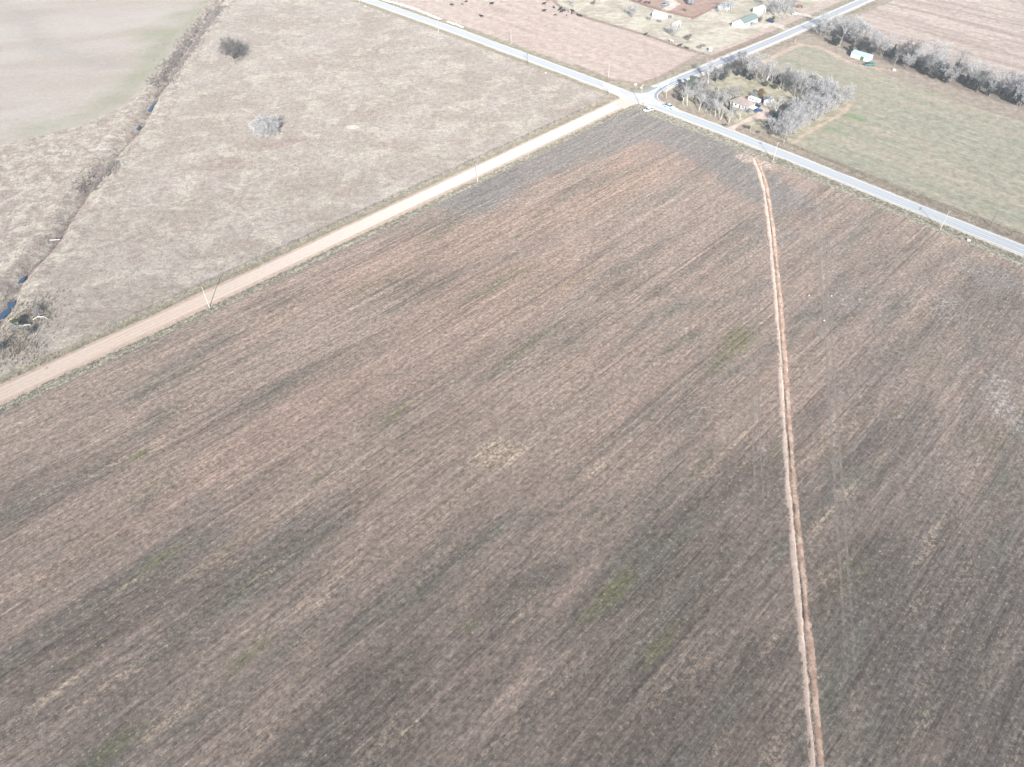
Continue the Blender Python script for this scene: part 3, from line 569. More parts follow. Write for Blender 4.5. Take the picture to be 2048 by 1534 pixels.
DRY_M = leaf_mat('dry grass blades', (0.22, 0.19, 0.135), (0.30, 0.265, 0.195), (0.17, 0.16, 0.125))
BRUSH_M = leaf_mat('creek brush', (0.15, 0.13, 0.12), (0.245, 0.215, 0.195), (0.30, 0.265, 0.225), 0.25)
STRAW_M = leaf_mat('cattail straw', (0.30, 0.235, 0.145), (0.36, 0.29, 0.19))
WEED_M = leaf_mat('dark dead weeds', (0.065, 0.055, 0.045), (0.11, 0.095, 0.075))
rng = np.random.default_rng(7)
def along(pts, n, spread, seed, off=0.0):
    r = np.random.default_rng(seed); q = resample(pts, 1.0); nn = normals2(q); i = r.integers(0, len(q), n)
    return q[i]+nn[i]*(off+r.normal(0, spread, n))[:, None]+r.uniform(-.5, .5, (n, 2))
def in_view(P, m=60):
    d = P[:, 1]*math.cos(PITCH)+CAM_H*math.sin(PITCH); v = (P[:, 1]*math.sin(PITCH)-CAM_H*math.cos(PITCH))/d*F; u = P[:, 0]/d*F
    return (abs(u) < 1024+m) & (abs(v) < 767+m)
def visible(P): return P[in_view(P)]
# brush filling the creek line
P = visible(along(GULLY, 3000, 1.7, 1)); keep = np.random.default_rng(2).uniform(size=len(P)) < np.clip(.35+.65*np.sin(P[:, 1]*.11)**2, 0, 1); P = P[keep]
up = P[:, 1] > g(300, 200)[1]
wt_d = np.min([dist_poly(P, gp(px)) for px in WATER], axis=0); P = P[wt_d > 1.6]
tufts('creek_brush', P, z_west(P), np.where(P[:, 1] > g(300, 190)[1], 0.95, 0.65), 0.10, 7, BRUSH_M, 3, 0.8)
P = visible(np.vstack([along(gp([(425,15),(392,55),(365,90),(330,135),(305,172)]), 1900, 3.0, 4, 3.4), along(gp([(225,325),(190,350),(165,380)]), 500, 2.5, 5, 1.5)])); P = P[z_west(P) > -1.5]
tufts('creek_brush', P, z_west(P), 1.05, 0.09, 8, BRUSH_M, 6, 0.9)
P = visible(np.vstack([along(GULLY, 1500, 1.6, 8, -4.5), along(GULLY, 700, 1.2, 9, 4.0)])); tufts('creek_straw', P, z_west(P), 0.7, 0.07, 6, STRAW_M, 10, 0.6)
# rough grass west of the creek
B = np.random.default_rng(12).uniform((-330, 120), (-120, 420), (16000, 2)); B = B[in_view(B)]
west = inside(B, np.vstack([GULLY, [(-1500., 0.), (-1500., 900.)]])); fld = inside(B, np.vstack([extend(gp([(-900,560),(0,292),(100,269),(180,246),(245,214),(290,177),(335,122),(372,72),(420,0)]), 0, 600), [(-900., 1600.), (-1500., 600.)]]))
B = B[west & ~fld]
tufts('rough_grass', B, z_west(B), 0.45, 0.12, 5, leaf_mat('rough grass', (0.215, 0.195, 0.168), (0.29, 0.268, 0.228), (0.24, 0.23, 0.21), 0.12), 13, 0.9)
P = visible(along(gp([(0,700),(60,660),(110,600),(60,600),(0,740),(80,690)]), 900, 5, 15)); tufts('rough_grass', P, z_west(P), 0.8, 0.09, 7, DRY_M, 14, 0.8)
B = np.random.default_rng(17).uniform((-330, 120), (120, 620), (60000, 2)); B = B[in_view(B)]
Wq = np.vstack([O, O+D_G*1200, O+D_G*1200+D_NW*1200, O+D_NW*1200]); B = B[inside(B, Wq)]; B = B[~inside(B, np.vstack([GULLY, [(-1500., 0.), (-1500., 900.)]])) & (dist_poly(B, GULLY) > 5) & (dist_poly(B, GRAVEL) > 6) & (dist_poly(B, PAVED) > 6)]
keep = np.random.default_rng(18).uniform(size=len(B)) < (.35+.3*np.sin(B[:, 0]*.05+2*np.sin(B[:, 1]*.03))+.3*np.sin(B[:, 1]*.07)); B = B[keep][:11000]
tufts('pasture_grass', B, z_west(B), 0.34, 0.16, 4, leaf_mat('pasture tuft', (0.17, 0.145, 0.115), (0.26, 0.23, 0.185), (0.145, 0.135, 0.11), 0.08), 19, 0.9)
# road verges
def verge(pts, off, n, spread, h, seed, zf, mat=DRY_M):
    P = visible(along(pts, n, spread, seed, off)); tufts('verge_grass', P, zf(P), h, 0.10, 5, mat, seed, 0.8)
zS = z_road_ditch(GRAVEL, PAVED); zN = z_road_ditch(PAVED, FAR)
GV = GRAVEL[1:-1]
verge(extend(GV, 0, 60), 6.0, 3600, 0.9, 0.38, 21, z_west)      # offsets: which side is west is checked below
verge(extend(GV, 0, 60), -6.0, 3600, 0.9, 0.38, 22, z_west)
E1 = gp([(1500,282),(1650,342),(1848,422),(2060,506)]); E0 = gp([(735.5,0),(900,57),(1000,94),(1200,168)])
for k, (pts, off) in enumerate([(E1, 6.3), (E1, -6.3), (E0, 6.3), (E0, -6.3), (E1, 10.5)]): verge(pts, off, 2200, 0.9, 0.36, 30+k, zS)
for k, off in enumerate((7.0, -7.0)): verge(gp([(1360,158),(1560,74.7),(1730,0)]), off, 1800, 1.2, 0.4, 40+k, zN)
# dead weeds left standing in the stubble
B = np.random.default_rng(50).uniform((-260, 30), (260, 370), (2600, 2)); B = B[in_view(B) & (dist_poly(B, GRAVEL) > 10) & (dist_poly(B, PAVED) > 12)]
Sq = np.vstack([O, O+D_G*1000, O+D_G*1000+D_SE*1000, O+D_SE*1000]); B = B[inside(B, Sq)][:900]
tufts('field_weeds', B, np.zeros(len(B)), 0.26, 0.16, 5, WEED_M, 51, 1.1)

# ------------------------------------------------------------------ bare winter trees
def bark(name, c, c2, scale=1.2):
    m = Mat(name, 0.85, 0.5, 0.15); n = m.noise(m.obj(), scale, 4, 0.75)
    r = m.N.new('ShaderNodeNewGeometry').outputs['Random Per Island']      # every twig its own tone
    col = m.mix(m.step(n, 0.38, 0.62), c, c2)
    m.base(m.gain(col, m.lin(r, 0.0, 1.0, 0.35, 1.65))); return m.m
TW_GREY = bark('grey twigs', (0.24, 0.232, 0.23), (0.37, 0.36, 0.355))
TW_PALE = bark('pale twigs', (0.36, 0.352, 0.35), (0.50, 0.49, 0.48))
TW_DARK = bark('dark twigs', (0.12, 0.11, 0.10), (0.19, 0.175, 0.165))
TW_BROWN = bark('brown twigs', (0.17, 0.13, 0.10), (0.26, 0.205, 0.16))
BK_GREY = bark('grey bark', (0.20, 0.185, 0.17), (0.32, 0.30, 0.28))
BK_WHITE = bark('white bark', (0.38, 0.36, 0.335), (0.52, 0.50, 0.47))
BK_DARK = bark('dark bark', (0.07, 0.06, 0.05), (0.12, 0.105, 0.09))
def branches(seed, h, spread, stems=1, levels=4, kids=5, trunk=0.28, up=0.35, first=0.25, ratio=1.0):
    rnd = random.Random(seed); out = ([], [])
    def grow(p, d, L, r, lv):
        segs = 3 if lv < levels else 2; pts = [p]; dd = d
        for i in range(segs):
            j = 0.16 if lv else 0.07
            dd = (dd+Vector((rnd.gauss(0, j), rnd.gauss(0, j), rnd.gauss(0, j)+(0.06 if lv else 0)))).normalized(); pts.append(pts[-1]+dd*(L/segs))
        for i in range(segs):
            r0 = r*(1-.55*i/segs); r1 = r*(1-.55*(i+1)/segs)
            out[0 if lv <= 1 else 1].append((pts[i], pts[i+1], r0, r1))
        if lv == levels: return
        n = kids if lv else kids+2; ph = rnd.uniform(0, 6.3)
        for k in range(n):
            t = (first if lv == 0 else 0.22)+(1-(first if lv == 0 else 0.22))*(k+rnd.random()*.8)/n; t = min(t, 1.0)
            i = min(segs-1, int(t*segs)); q = pts[i].lerp(pts[i+1], t*segs-i)
            ax = dd.orthogonal().normalized(); ax = Matrix.Rotation(ph+k*2.4+rnd.uniform(-.35, .35), 3, dd) @ ax
            an = rnd.uniform(.45, .95)*spread
            nd = (Matrix.Rotation(an, 3, ax) @ dd); nd = (nd+Vector((0, 0, up*.5))).normalized()
            grow(q, nd, L*ratio*rnd.uniform(.50, .72)*(1.08-.35*t), max(r*rnd.uniform(.42, .55)*(1-.35*t), .016), lv+1)
    for s in range(stems):
        a = 2*math.pi*s/stems+rnd.uniform(-.4, .4); tilt = 0.0 if stems == 1 else rnd.uniform(.15, .5)*spread
        d = Vector((math.cos(a)*math.sin(tilt), math.sin(a)*math.sin(tilt), math.cos(tilt)))
        grow(Vector((math.cos(a)*.2*(stems > 1), math.sin(a)*.2*(stems > 1), -.1)), d, h*.52*(1 if stems == 1 else rnd.uniform(.8, 1.1)), trunk, 0)
    return out
def prisms(name, segs, n=3, fat=1.0):
    if not segs: segs = [(Vector((0, 0, 0)), Vector((0, 0, .1)), .02, .02)]
    p = np.array([[*a, *b] for a, b, _, _ in segs]); r0 = np.array([s[2] for s in segs])*fat; r1 = np.array([s[3] for s in segs])*fat
    A = p[:, :3]; Bq = p[:, 3:]; d = Bq-A; d /= np.linalg.norm(d, axis=1)[:, None]+1e-9
    ref = np.where(abs(d[:, 2:3]) < .9, np.array([[0, 0, 1.]]), np.array([[1., 0, 0]])); u = np.cross(d, ref); u /= np.linalg.norm(u, axis=1)[:, None]; w = np.cross(d, u)
    V = np.zeros((len(segs), 2*n, 3))
    for i in range(n):
        t = 2*math.pi*i/n; o = u*math.cos(t)+w*math.sin(t); V[:, i] = A+o*r0[:, None]; V[:, n+i] = Bq+o*r1[:, None]
    b = (np.arange(len(segs))*2*n)[:, None]
    Fc = np.vstack([np.c_[b+i, b+(i+1) % n, b+n+(i+1) % n, b+n+i] for i in range(n)])
    return mesh_np(name, V.reshape(-1, 3), Fc, True)
class TreeKind:
    def __init__(s, seed, h, tw, bk, **k):
        tr, cr = branches(seed, h, **k); fat = 1.0
        zt = max(max(a.z, b.z) for a, b, _, _ in tr+cr); s.h = zt
        s.trunk = prisms('trunk', tr, 6, 1.0); s.crown = prisms('crown', cr, 3, fat)
        s.trunk.materials.append(bk); s.crown.materials.append(tw)
    def place(s, name, loc, height, rz, label, cat, group=None):
        o = empty(name, loc, rz, height/s.h, label=label, cat=cat, group=group)
        link_mesh('trunk', s.trunk, None, o); link_mesh('crown', s.crown, None, o); return o
KG = [TreeKind(100+i, 10, TW_GREY if i % 2 else TW_PALE, BK_GREY, spread=1.0+.12*(i % 3), kids=5, levels=4, trunk=.17, first=.25, up=.28) for i in range(5)]
KP = [TreeKind(200+i, 10, TW_PALE, BK_WHITE, spread=.85, kids=5, levels=4, trunk=.19, up=.5, first=.35, stems=1+i) for i in range(2)]
KM = [TreeKind(300+i, 8, TW_PALE, BK_GREY, spread=1.05, kids=5, levels=4, trunk=.10, stems=3, first=.25, up=.3) for i in range(3)]
KS = [TreeKind(400+i, 4, (TW_BROWN, TW_GREY, TW_DARK)[i], BK_GREY, spread=1.0, kids=5, levels=3, trunk=.07, stems=7, first=.15) for i in range(3)]
LONE = TreeKind(521, 7, TW_DARK, BK_DARK, spread=1.25, kids=5, levels=4, trunk=.15, up=.22, first=.2, ratio=1.05, stems=6)
DOME = TreeKind(522, 4, TW_PALE, BK_GREY, spread=1.5, kids=6, levels=3, trunk=.06, stems=20, up=.12, first=.2)
KD = [TreeKind(600+i, 10, bark('shaded crown twigs', (0.055, 0.058, 0.068), (0.11, 0.112, 0.12)), BK_DARK, spread=1.1, kids=5, levels=4, trunk=.16, first=.15, up=.28) for i in range(2)]  # near-black twigs paint the shaded gaps between crowns
KS_DARK = TreeKind(444, 4, bark('shaded twigs', (0.05, 0.05, 0.055), (0.10, 0.098, 0.10)), BK_DARK, spread=1.0, kids=6, levels=3, trunk=.08, stems=9, first=.1)  # deep treeline shade put into the twig colour
RND = random.Random(5)
# the long treeline beyond the crop field, two to three deep
tl = resample(TREELINE, 1.0); tn = normals2(tl)
if (tn[0] @ az(47)) < 0: tn = -tn
count = 0
GL = 'bare trees of the long treeline'
for row, (off, step, hh) in enumerate([(2.0, 7.5, 9.5), (8.0, 8.0, 12.0), (15.0, 9.0, 12.5)]):
    d = 1.0+row*2.5
    while d < len(tl)-1:
        i = int(d); p = tl[i]+tn[i]*(off+RND.uniform(-2, 2)); gap = (abs(d-96) < 5 and row != 1)
        if in_view(np.array([p]), 120)[0] and not gap and not (row == 0 and d < 30 and RND.random() < .5) and not (row == 0 and 26 < d < 52):
            k = KD[RND.randrange(2)] if row < 2 and RND.random() < .34 else KG[RND.randrange(5)] if RND.random() < .6 else KM[RND.randrange(3)]  # dark KD trees mixed in as painted shade between the grey ones
            lab = ['bare grey tree in the front row of the long treeline beyond the crop field', 'taller bare grey tree in the middle of the long treeline beyond the crop field', 'bare tree on the far side of the long treeline beside the pink field'][row]
            k.place('bare_tree', (p[0], p[1], -.1), hh*RND.uniform(.78, 1.18), RND.uniform(0, 6.3), lab, 'tree', GL); count += 1
        d += step*RND.uniform(.7, 1.3)

for i in range(6, len(tl)-2, 5):                     # added dark shrubs, their twig colour standing in for treeline shade
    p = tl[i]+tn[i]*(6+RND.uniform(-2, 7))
    if in_view(np.array([p]), 100)[0] and not abs(i-96) < 4: KS_DARK.place('shade_shrub', (p[0], p[1], -.05), RND.uniform(3, 5.5), RND.uniform(0, 6), 'dark tangled shrub added to stand for shade under the long treeline', 'shrub', 'added dark shrubs of the treeline')
# the trees round the yard
def tree(k, px, h, label, group=None, name='bare_tree', cat='tree'):
    return k.place(name, at(*px, -.05), h, RND.uniform(0, 6.3), label, cat, group)
for px, h, lab in [((1365.6,208),9,'white-trunked bare tree nearest the crossing in the yard front row'), ((1374,212),9.5,'white-trunked bare tree second from the crossing in the yard front row'), ((1397.5,222),9,'forked pale bare tree alone on the lawn between corner trees and house'),
        ((1430,234),9,'pale bare tree left of a close pair on the lawn before the house'), ((1440,239),9,'pale bare tree right of a close pair on the lawn before the house'), ((1457.5,246),8.5,'bare pale tree nearest the mailbox beside the paved road'),
        ((1479.5,239.5),7,'small forked bare tree between the house and the driveway mouth'), ((1416,167),13,'tall thin pale bare tree beside the far road at the yard edge'),
        ((1530,171),14,'tall tree with two white trunks forming a V behind the yard'), ((1549,233),10,'leaning white-trunked bare tree beside the dark green shed')]:
    tree(KP[RND.randrange(2)], px, h, lab)
GB = 'bare trees behind the yard'
for px, h in [((1433,166),10), ((1447,163),9), ((1474,152),13), ((1484,153),13), ((1495,157),14), ((1503,160),11), ((1511,164),12), ((1520,167),12), ((1541,173),12), ((1556,178),13), ((1565,179),12), ((1573,183),12), ((1582,187),11), ((1590,191),12), ((1600,188),12), ((1607,187),11), ((1600,198),11), ((1614,193),11)]:
    tree(KG[RND.randrange(5)] if RND.random() > .22 else KD[RND.randrange(2)], (px[0]+RND.uniform(-2, 2), px[1]+RND.uniform(-1, 1)), h, 'bare grey tree in the row closing the back of the yard', GB)  # a share of dark KD trees puts shade into this row
GR = 'bare trees on the field side of the yard'
for px, h in [((1622,194),11), ((1632,197),12), ((1640,201),11), ((1649,206),12), ((1659,199),11), ((1669,216),11), ((1681,210),11), ((1660,221),10), ((1647,214),11), ((1652,229),11), ((1638,232),11), ((1630,222),10), ((1628,242),11), ((1618,240),11), ((1604,230),10), ((1608,248),10), ((1597,245),11), ((1590,236),9)]:
    tree(KM[RND.randrange(3)] if RND.random() < .75 else KG[RND.randrange(5)], px, h, 'pale bushy bare tree on the crop field side of the yard', GR)
GC = 'bare trees at the front corner of the yard'
for px, h in [((1587,268),11), ((1577,264),11), ((1562,276),10), ((1554,272),9), ((1572,280),9), ((1583,257),11), ((1568,258),9), ((1592,262),9)]:
    tree(KM[1+RND.randrange(2)], px, h, 'pale many-stemmed bare tree at the yard corner beside the paved road', GC)
GW = 'bare trees between the house and the crossing'
for px, h in [((1392,200),7), ((1404,196),8), ((1412,207),7), ((1424,212),7), ((1452,216),6), ((1385,205),8), ((1398,206),8), ((1407,214),7), ((1419,222),7), ((1434,208),8), ((1368,195),9), ((1390,190),9), ((1400,184),8), ((1410,178),9), ((1418,186),7), ((1436,220),6), ((1474,200),7), ((1420,228),8), ((1410,225),7), ((1445,211),8), ((1458,200),8), ((1467,196),7)]:
    tree(KG[RND.randrange(5)], px, h, 'thin bare grey tree on the lawn between crossing and house', GW)
tree(LONE, (470,117), 12.5, 'lone dark bare tree standing in the pale pasture', None)
tree(DOME, (535,268), 9.5, 'wide dome-shaped grey bush standing alone in the pasture', None, 'dome_bush', 'bush')
tree(KM[1], (1263,35), 9, 'pale bare tree on the lot left of the white barn', None); tree(KM[0], (1346,72), 8, 'bare grey tree beside the small cream shed on the farm lot', None)
tree(KG[1], (1146,17), 8, 'bare grey tree at the fence end above the cattle herd', None)
GF = 'bare trees about the farmhouse'
for px, h in [((1440,30),9), ((1462,26),9), ((1452,22),9), ((1557,37),12), ((1566,36),13), ((1575,33),12), ((1548,31),10), ((1560,26),12), ((1572,24),12), ((1535,25),9), ((1522,44),5), ((1583,26),9), ((1530,14),10), ((1545,8),10)]:
    tree(KG[RND.randrange(5)], px, h, 'bare grey tree by the farmhouse with the green roof', GF)
tree(KG[2], (1645,58), 10, 'bare tree at the treeline end beside the far road'); tree(KG[0], (1476,130), 9, 'thin bare tree on the far road verge behind the yard')
GH = 'low shrubs about the yard'
for px, h, k, lab in [((1352,198),3.5,0,'brown shrub under the white-trunked trees nearest the crossing'), ((1507,195),3.6,1,'lilac-grey bare shrub behind the camper'), ((1497,226),2.6,1,'blue-grey bare shrub beside the driveway'), ((1491,257),2,2,'dark low shrub by the thin post in the front verge'),
        ((1499,258),1.8,2,'second dark low shrub right of the thin post in the verge'), ((1517,268),2,0,'brown low shrub in the verge under the corner trees'), ((1541,271),2.4,2,'dark shrub at the foot of the corner trees'), ((1536,208),5,1,'bare shrub growing against the small white shed'), ((1575,218),4,1,'grey bare shrub among the junk behind the dark green shed'), ((1586,222),3.5,0,'brown bare shrub among the junk behind the dark green shed')]:
    KS[k].place('shrub', at(*px), h, RND.uniform(0, 6), lab, 'shrub')
KS[0].place('round_shrub', at(1376, 81), 4.6, 1, 'round brown shrub right of the bare tree on the farm lot', 'shrub')
KS[0].place('round_shrub', at(1187, 10), 3.6, 2, 'round brown shrub on the upper edge of the farm lot', 'shrub')
KS[2].place('shrub', at(1519, 44), 3.4, 2, 'dark bare shrub before the end of the farmhouse', 'shrub')

# ------------------------------------------------------------------ evergreens
def evergreen(seed, h, w, shape, mat, n=2600, leaf=.30):
    r = np.random.default_rng(seed); t = r.uniform(0, 1, n)**(.8 if shape == 'cone' else .6)
    prof = (1-t)**.75*(.25+.75*np.minimum(1, t*6)) if shape == 'cone' else np.sqrt(np.clip(1-(2*t-1)**2, 0, 1))
    lump = .75+.35*np.sin(r.uniform(0, 6.3)+t*17)
    a = r.uniform(0, 2*np.pi, n); lobes = 1+.28*np.sin(a*3+t*9+seed)+.15*np.sin(a*7-t*5)
    rad = prof*w*lobes*lump*np.sqrt(r.uniform(.25, 1, n)); c = np.c_[np.cos(a)*rad, np.sin(a)*rad, h*(.06+.94*t)]
    d1 = r.normal(size=(n, 3)); d1 /= np.linalg.norm(d1, axis=1)[:, None]; d2 = r.normal(size=(n, 3)); d2 -= d1*(d1*d2).sum(1)[:, None]; d2 /= np.linalg.norm(d2, axis=1)[:, None]
    s = leaf*r.uniform(.5, 1.3, n)[:, None]; V = np.stack([c-d1*s, c+d2*s*.5, c+d1*s, c-d2*s*.5], 1).reshape(-1, 3)
    me = mesh_np('foliage', V, np.arange(4*n).reshape(-1, 4)); me.materials.append(mat); return me
def ever_place(me, px, s, name, label, cat='tree', group=None, trunk=.16, hh=6):
    o = empty(name, at(*px, -.05), RND.uniform(0, 6), s, label=label, cat=cat, group=group)
    link_mesh('foliage', me, None, o); MB().tube((0, 0, -.1), (0, 0, hh*.7), trunk, trunk*.35, 7).build('trunk', BK_DARK, o); return o
EV_BLUE = leaf_mat('blue green needles', (0.075, 0.10, 0.085), (0.13, 0.155, 0.13), (0.20, 0.22, 0.19), 0.9)
EV_DARK = leaf_mat('dark cedar needles', (0.020, 0.028, 0.026), (0.045, 0.055, 0.045), None, 0.9)
EV_OLIV = leaf_mat('olive leaves', (0.065, 0.072, 0.035), (0.125, 0.13, 0.07), None, 0.9)
EV_RUST = leaf_mat('rusty leaves', (0.14, 0.085, 0.04), (0.22, 0.14, 0.065), None, 0.9)
E_BLUE = evergreen(1, 10, 2.6, 'oval', EV_BLUE, 2200); E_CONE = evergreen(2, 8, 1.9, 'cone', EV_BLUE, 2600); E_DARK = evergreen(3, 6, 2.0, 'oval', EV_DARK, 2000); E_DCON = evergreen(4, 8, 1.7, 'cone', EV_DARK, 2200)
E_OLIV = evergreen(5, 4, 1.9, 'oval', EV_OLIV, 1400); E_RUST = evergreen(6, 4, 1.7, 'oval', EV_RUST, 1400)
ever_place(E_BLUE, (1378,191), 1.0, 'evergreen_tree', 'tall loose blue-green evergreen nearest the crossing', hh=10); ever_place(E_BLUE, (1386,184), .8, 'evergreen_tree', 'smaller blue-green evergreen behind the tall corner one', hh=10)
ever_place(E_BLUE, (1427,204), .72, 'evergreen_tree', 'round blue-green evergreen left of the house', hh=10); ever_place(E_CONE, (1441,204), .8, 'evergreen_tree', 'pointed blue-green evergreen beside the house roof', hh=8)
ever_place(E_BLUE, (1449,160), .85, 'evergreen_tree', 'blue-green evergreen by the far road behind the yard', hh=10)
ever_place(E_DARK, (1361,203), .62, 'dark_bush', 'black-green bush among the trunks nearest the crossing', 'bush'); ever_place(E_DARK, (1430,163), .7, 'dark_bush', 'dark bush left of the two by the far road', 'bush'); ever_place(E_DARK, (1442,161), .6, 'dark_bush', 'dark bush beside the evergreen by the far road', 'bush')
ever_place(E_DARK, (1474,152), .6, 'dark_bush', 'dark bush first in the row behind the lawn', 'bush'); ever_place(E_DARK, (1487,154), .7, 'dark_bush', 'dark bush second in the row behind the lawn', 'bush'); ever_place(E_DARK, (1500,161), .8, 'dark_bush', 'dark bush last in the row behind the lawn', 'bush')
ever_place(E_DARK, (1554,170), .9, 'dark_bush', 'blue-black bush among the bare trees behind the yard', 'bush'); ever_place(E_DCON, (1461,223), .62, 'dark_evergreen', 'black-green evergreen hard against the front of the house', hh=8); ever_place(E_DCON, (1457,219), .5, 'dark_evergreen', 'smaller black-green evergreen at the house corner', hh=8)
ever_place(E_OLIV, (1530,173), .75, 'olive_bush', 'olive bush at the foot of the V-shaped white tree', 'bush'); ever_place(E_OLIV, (1549,178), .7, 'olive_bush', 'olive bush right of the V-shaped white tree', 'bush'); ever_place(E_OLIV, (1603.5,250), .75, 'olive_bush', 'olive bush at the field edge of the yard', 'bush')
ever_place(E_OLIV, (1546,40), .6, 'olive_bush', 'green bush beside the farmhouse drive', 'bush'); ever_place(E_RUST, (1520.5,194), 1.05, 'rusty_bush', 'rust-brown leafy bush between the camper and white shed', 'bush'); ever_place(E_OLIV, (38,655), .9, 'olive_bush', 'bright olive cedar bush beside the fallen tree', 'bush')
for (px, s) in [((1907,150),1.05), ((1848,150),.7), ((1782,118),1.0), ((1805,126),.9), ((1665,90),.9), ((1672,92),.8), ((1700,104),.7), ((1735,112),.8), ((1940,178),.9), ((1952,182),.8), ((1976,192),1.0), ((2018,205),1.0), ((2030,210),1.0), ((2042,212),1.1), ((1830,138),.7), ((1868,158),.7), ((1890,166),.6), ((1716,108),.8)]:  # a few real cedars, others added dark for the treeline's deep shade
    ever_place(E_DCON if s > .95 else E_DARK, px, s, 'dark_cedar', 'dark cedar deepening the shade among the grey trees of the long treeline', 'tree', 'dark cedars in the treeline', hh=8 if s > .95 else 6)

# ------------------------------------------------------------------ buildings
WHITE = plain('white siding', (0.62, 0.62, 0.60), 0.6, 0.05, 1.5); CREAM = plain('cream siding', (0.50, 0.47, 0.39), 0.7, 0.08, 1.2)
GLASS = plain('window glass', (0.03, 0.04, 0.055), 0.15, 0.1, 1.0, spec=0.5); TRIM = plain('white trim', (0.62, 0.62, 0.62), 0.6, 0.04)
GREENROOF = plain('grey green metal roof', (0.17, 0.215, 0.20), 0.55, 0.10, 0.6); BLUEROOF = plain('blue grey metal roof', (0.36, 0.42, 0.46), 0.5, 0.08, 0.5)
PINKROOF = plain('weathered pink shingles', (0.26, 0.215, 0.195), 0.9, 0.30, 0.7, diff=1); GREEND = plain('green door paint', (0.06, 0.15, 0.06), 0.6, 0.1); DOORM = plain('brown door', (0.12, 0.07, 0.05), 0.6, 0.1)
DGREEN = plain('dark green sheet', (0.035, 0.065, 0.055), 0.6, 0.2, 1.0); RUST = plain('rusty red paint', (0.25, 0.085, 0.06), 0.8, 0.25, 1.5); WOOD = plain('weathered wood', (0.27, 0.235, 0.20), 0.9, 0.2, 2.0); REDW = plain('red brown rails', (0.235, 0.125, 0.095), 0.9, 0.2, 2.0)
METAL = plain('galvanised metal', (0.42, 0.44, 0.46), 0.4, 0.1, 1.0, 0.7); BRICK = plain('brick chimney', (0.25, 0.12, 0.085), 0.9, 0.2, 4)
def opening(name, mat, parent, x, y, z, w, h, side, frame=True):
    """a window or door on the wall facing side (x,y is the middle of the wall spot)"""
    dx, dy = side; b = MB(); t = .03
    def slab(mb, ww, hh, t0, t1):
        if dx: mb.box(min(x+dx*t0, x+dx*t1), max(x+dx*t0, x+dx*t1), y-ww/2, y+ww/2, z-hh/2+ (h-hh)/2*0, z+hh/2)
        else: mb.box(x-ww/2, x+ww/2, min(y+dy*t0, y+dy*t1), max(y+dy*t0, y+dy*t1), z-hh/2, z+hh/2)
    slab(b, w, h, .002, t); o = b.build(name, mat, parent)
    if frame:
        f = MB(); slab(f, w+.22, .11, .002, t+.03)
        f2 = MB()
        for sx in (-1, 1):
            if dx: f2.box(min(x+dx*.002, x+dx*(t+.03)), max(x+dx*.002, x+dx*(t+.03)), y+sx*(w/2+.055)-.055, y+sx*(w/2+.055)+.055, z-h/2, z+h/2)
            else: f2.box(x+sx*(w/2+.055)-.055, x+sx*(w/2+.055)+.055, min(y+dy*.002, y+dy*(t+.03)), max(y+dy*.002, y+dy*(t+.03)), z-h/2, z+h/2)
        for zz in (h/2+.055, -h/2-.055):
            f2.add([(vx, vy, vz+zz-0) for vx, vy, vz in f.v], [tuple(q) for q in f.f])
        f2.build('frame', TRIM, o)
    return o
def gable(root, L, Wd, eave, ridge, wall, roof, over=.4, name='roof'):
    """walls L by Wd along x, ridge along x"""
    b = MB(); n = [(-L/2, -Wd/2), (L/2, -Wd/2), (L/2, Wd/2), (-L/2, Wd/2)]
    vs = [(x, y, 0) for x, y in n]+[(x, y, eave) for x, y in n]+[(-L/2, 0, ridge), (L/2, 0, ridge)]
    b.add(vs, [(0,1,5,4), (2,3,7,6), (1,2,6,9,5), (3,0,4,8,7)]); b.build('wall', wall, root)
    r = MB(); sl = (ridge-eave)/(Wd/2)
    for s in (-1, 1):
        y1 = s*(Wd/2+over); z1 = eave-sl*over; X = L/2+over*.8
        r.add([(-X, 0, ridge+.03), (X, 0, ridge+.03), (X, y1, z1+.03), (-X, y1, z1+.03), (-X, 0, ridge+.18), (X, 0, ridge+.18), (X, y1, z1+.18), (-X, y1, z1+.18)],
              [(0,1,2,3), (4,7,6,5), (2,6,7,3), (1,5,6,2), (0,3,7,4), (0,4,5,1)])
    return r.build(name, roof, root)
# house in the yard: hipped pink roof, white walls
c = at(1484, 212); H = empty('house', c, B_DIR, .76, label='white-walled house with a hipped weathered pink roof among the yard trees', cat='house')
L, Wd, ev, rg = 13.5, 9.0, 2.7, 5.0
MB().box(-L/2, L/2, -Wd/2, Wd/2, 0, ev).build('wall', WHITE, H)
r = MB(); X, Y = L/2+.5, Wd/2+.5; hx = L/2-3.6
r.add([(-X,-Y,ev), (X,-Y,ev), (X,Y,ev), (-X,Y,ev), (-hx,0,rg), (hx,0,rg), (-X,-Y,ev+.14), (X,-Y,ev+.14), (X,Y,ev+.14), (-X,Y,ev+.14), (-hx,0,rg+.14), (hx,0,rg+.14)], [(6,7,11,10), (7,8,11), (8,9,10,11), (9,6,10), (0,6,9,3), (0,1,7,6), (1,2,8,7), (2,3,9,8), (0,3,2,1)])
rf = r.build('roof', PINKROOF, H); MB().box(1.5, 2.3, .8, 1.6, 3.6, 5.9).build('chimney', BRICK, rf)
for x in (-5, -2.2, 3.4, 5.4): opening('window', GLASS, H, x, -Wd/2, 1.55, 1.2, 1.1, (0, -1))
d_ = opening('door', DOORM, H, .8, -Wd/2, 1.06, 1.0, 2.05, (0, -1)); MB().box(1.12, 1.17, -Wd/2-.1, -Wd/2-.03, 1.0, 1.12).build('handle', METAL, d_)
for y in (-2, 2): opening('window', GLASS, H, L/2, y, 1.55, 1.1, 1.1, (1, 0)); opening('window', GLASS, H, -L/2, y, 1.55, 1.1, 1.1, (-1, 0))
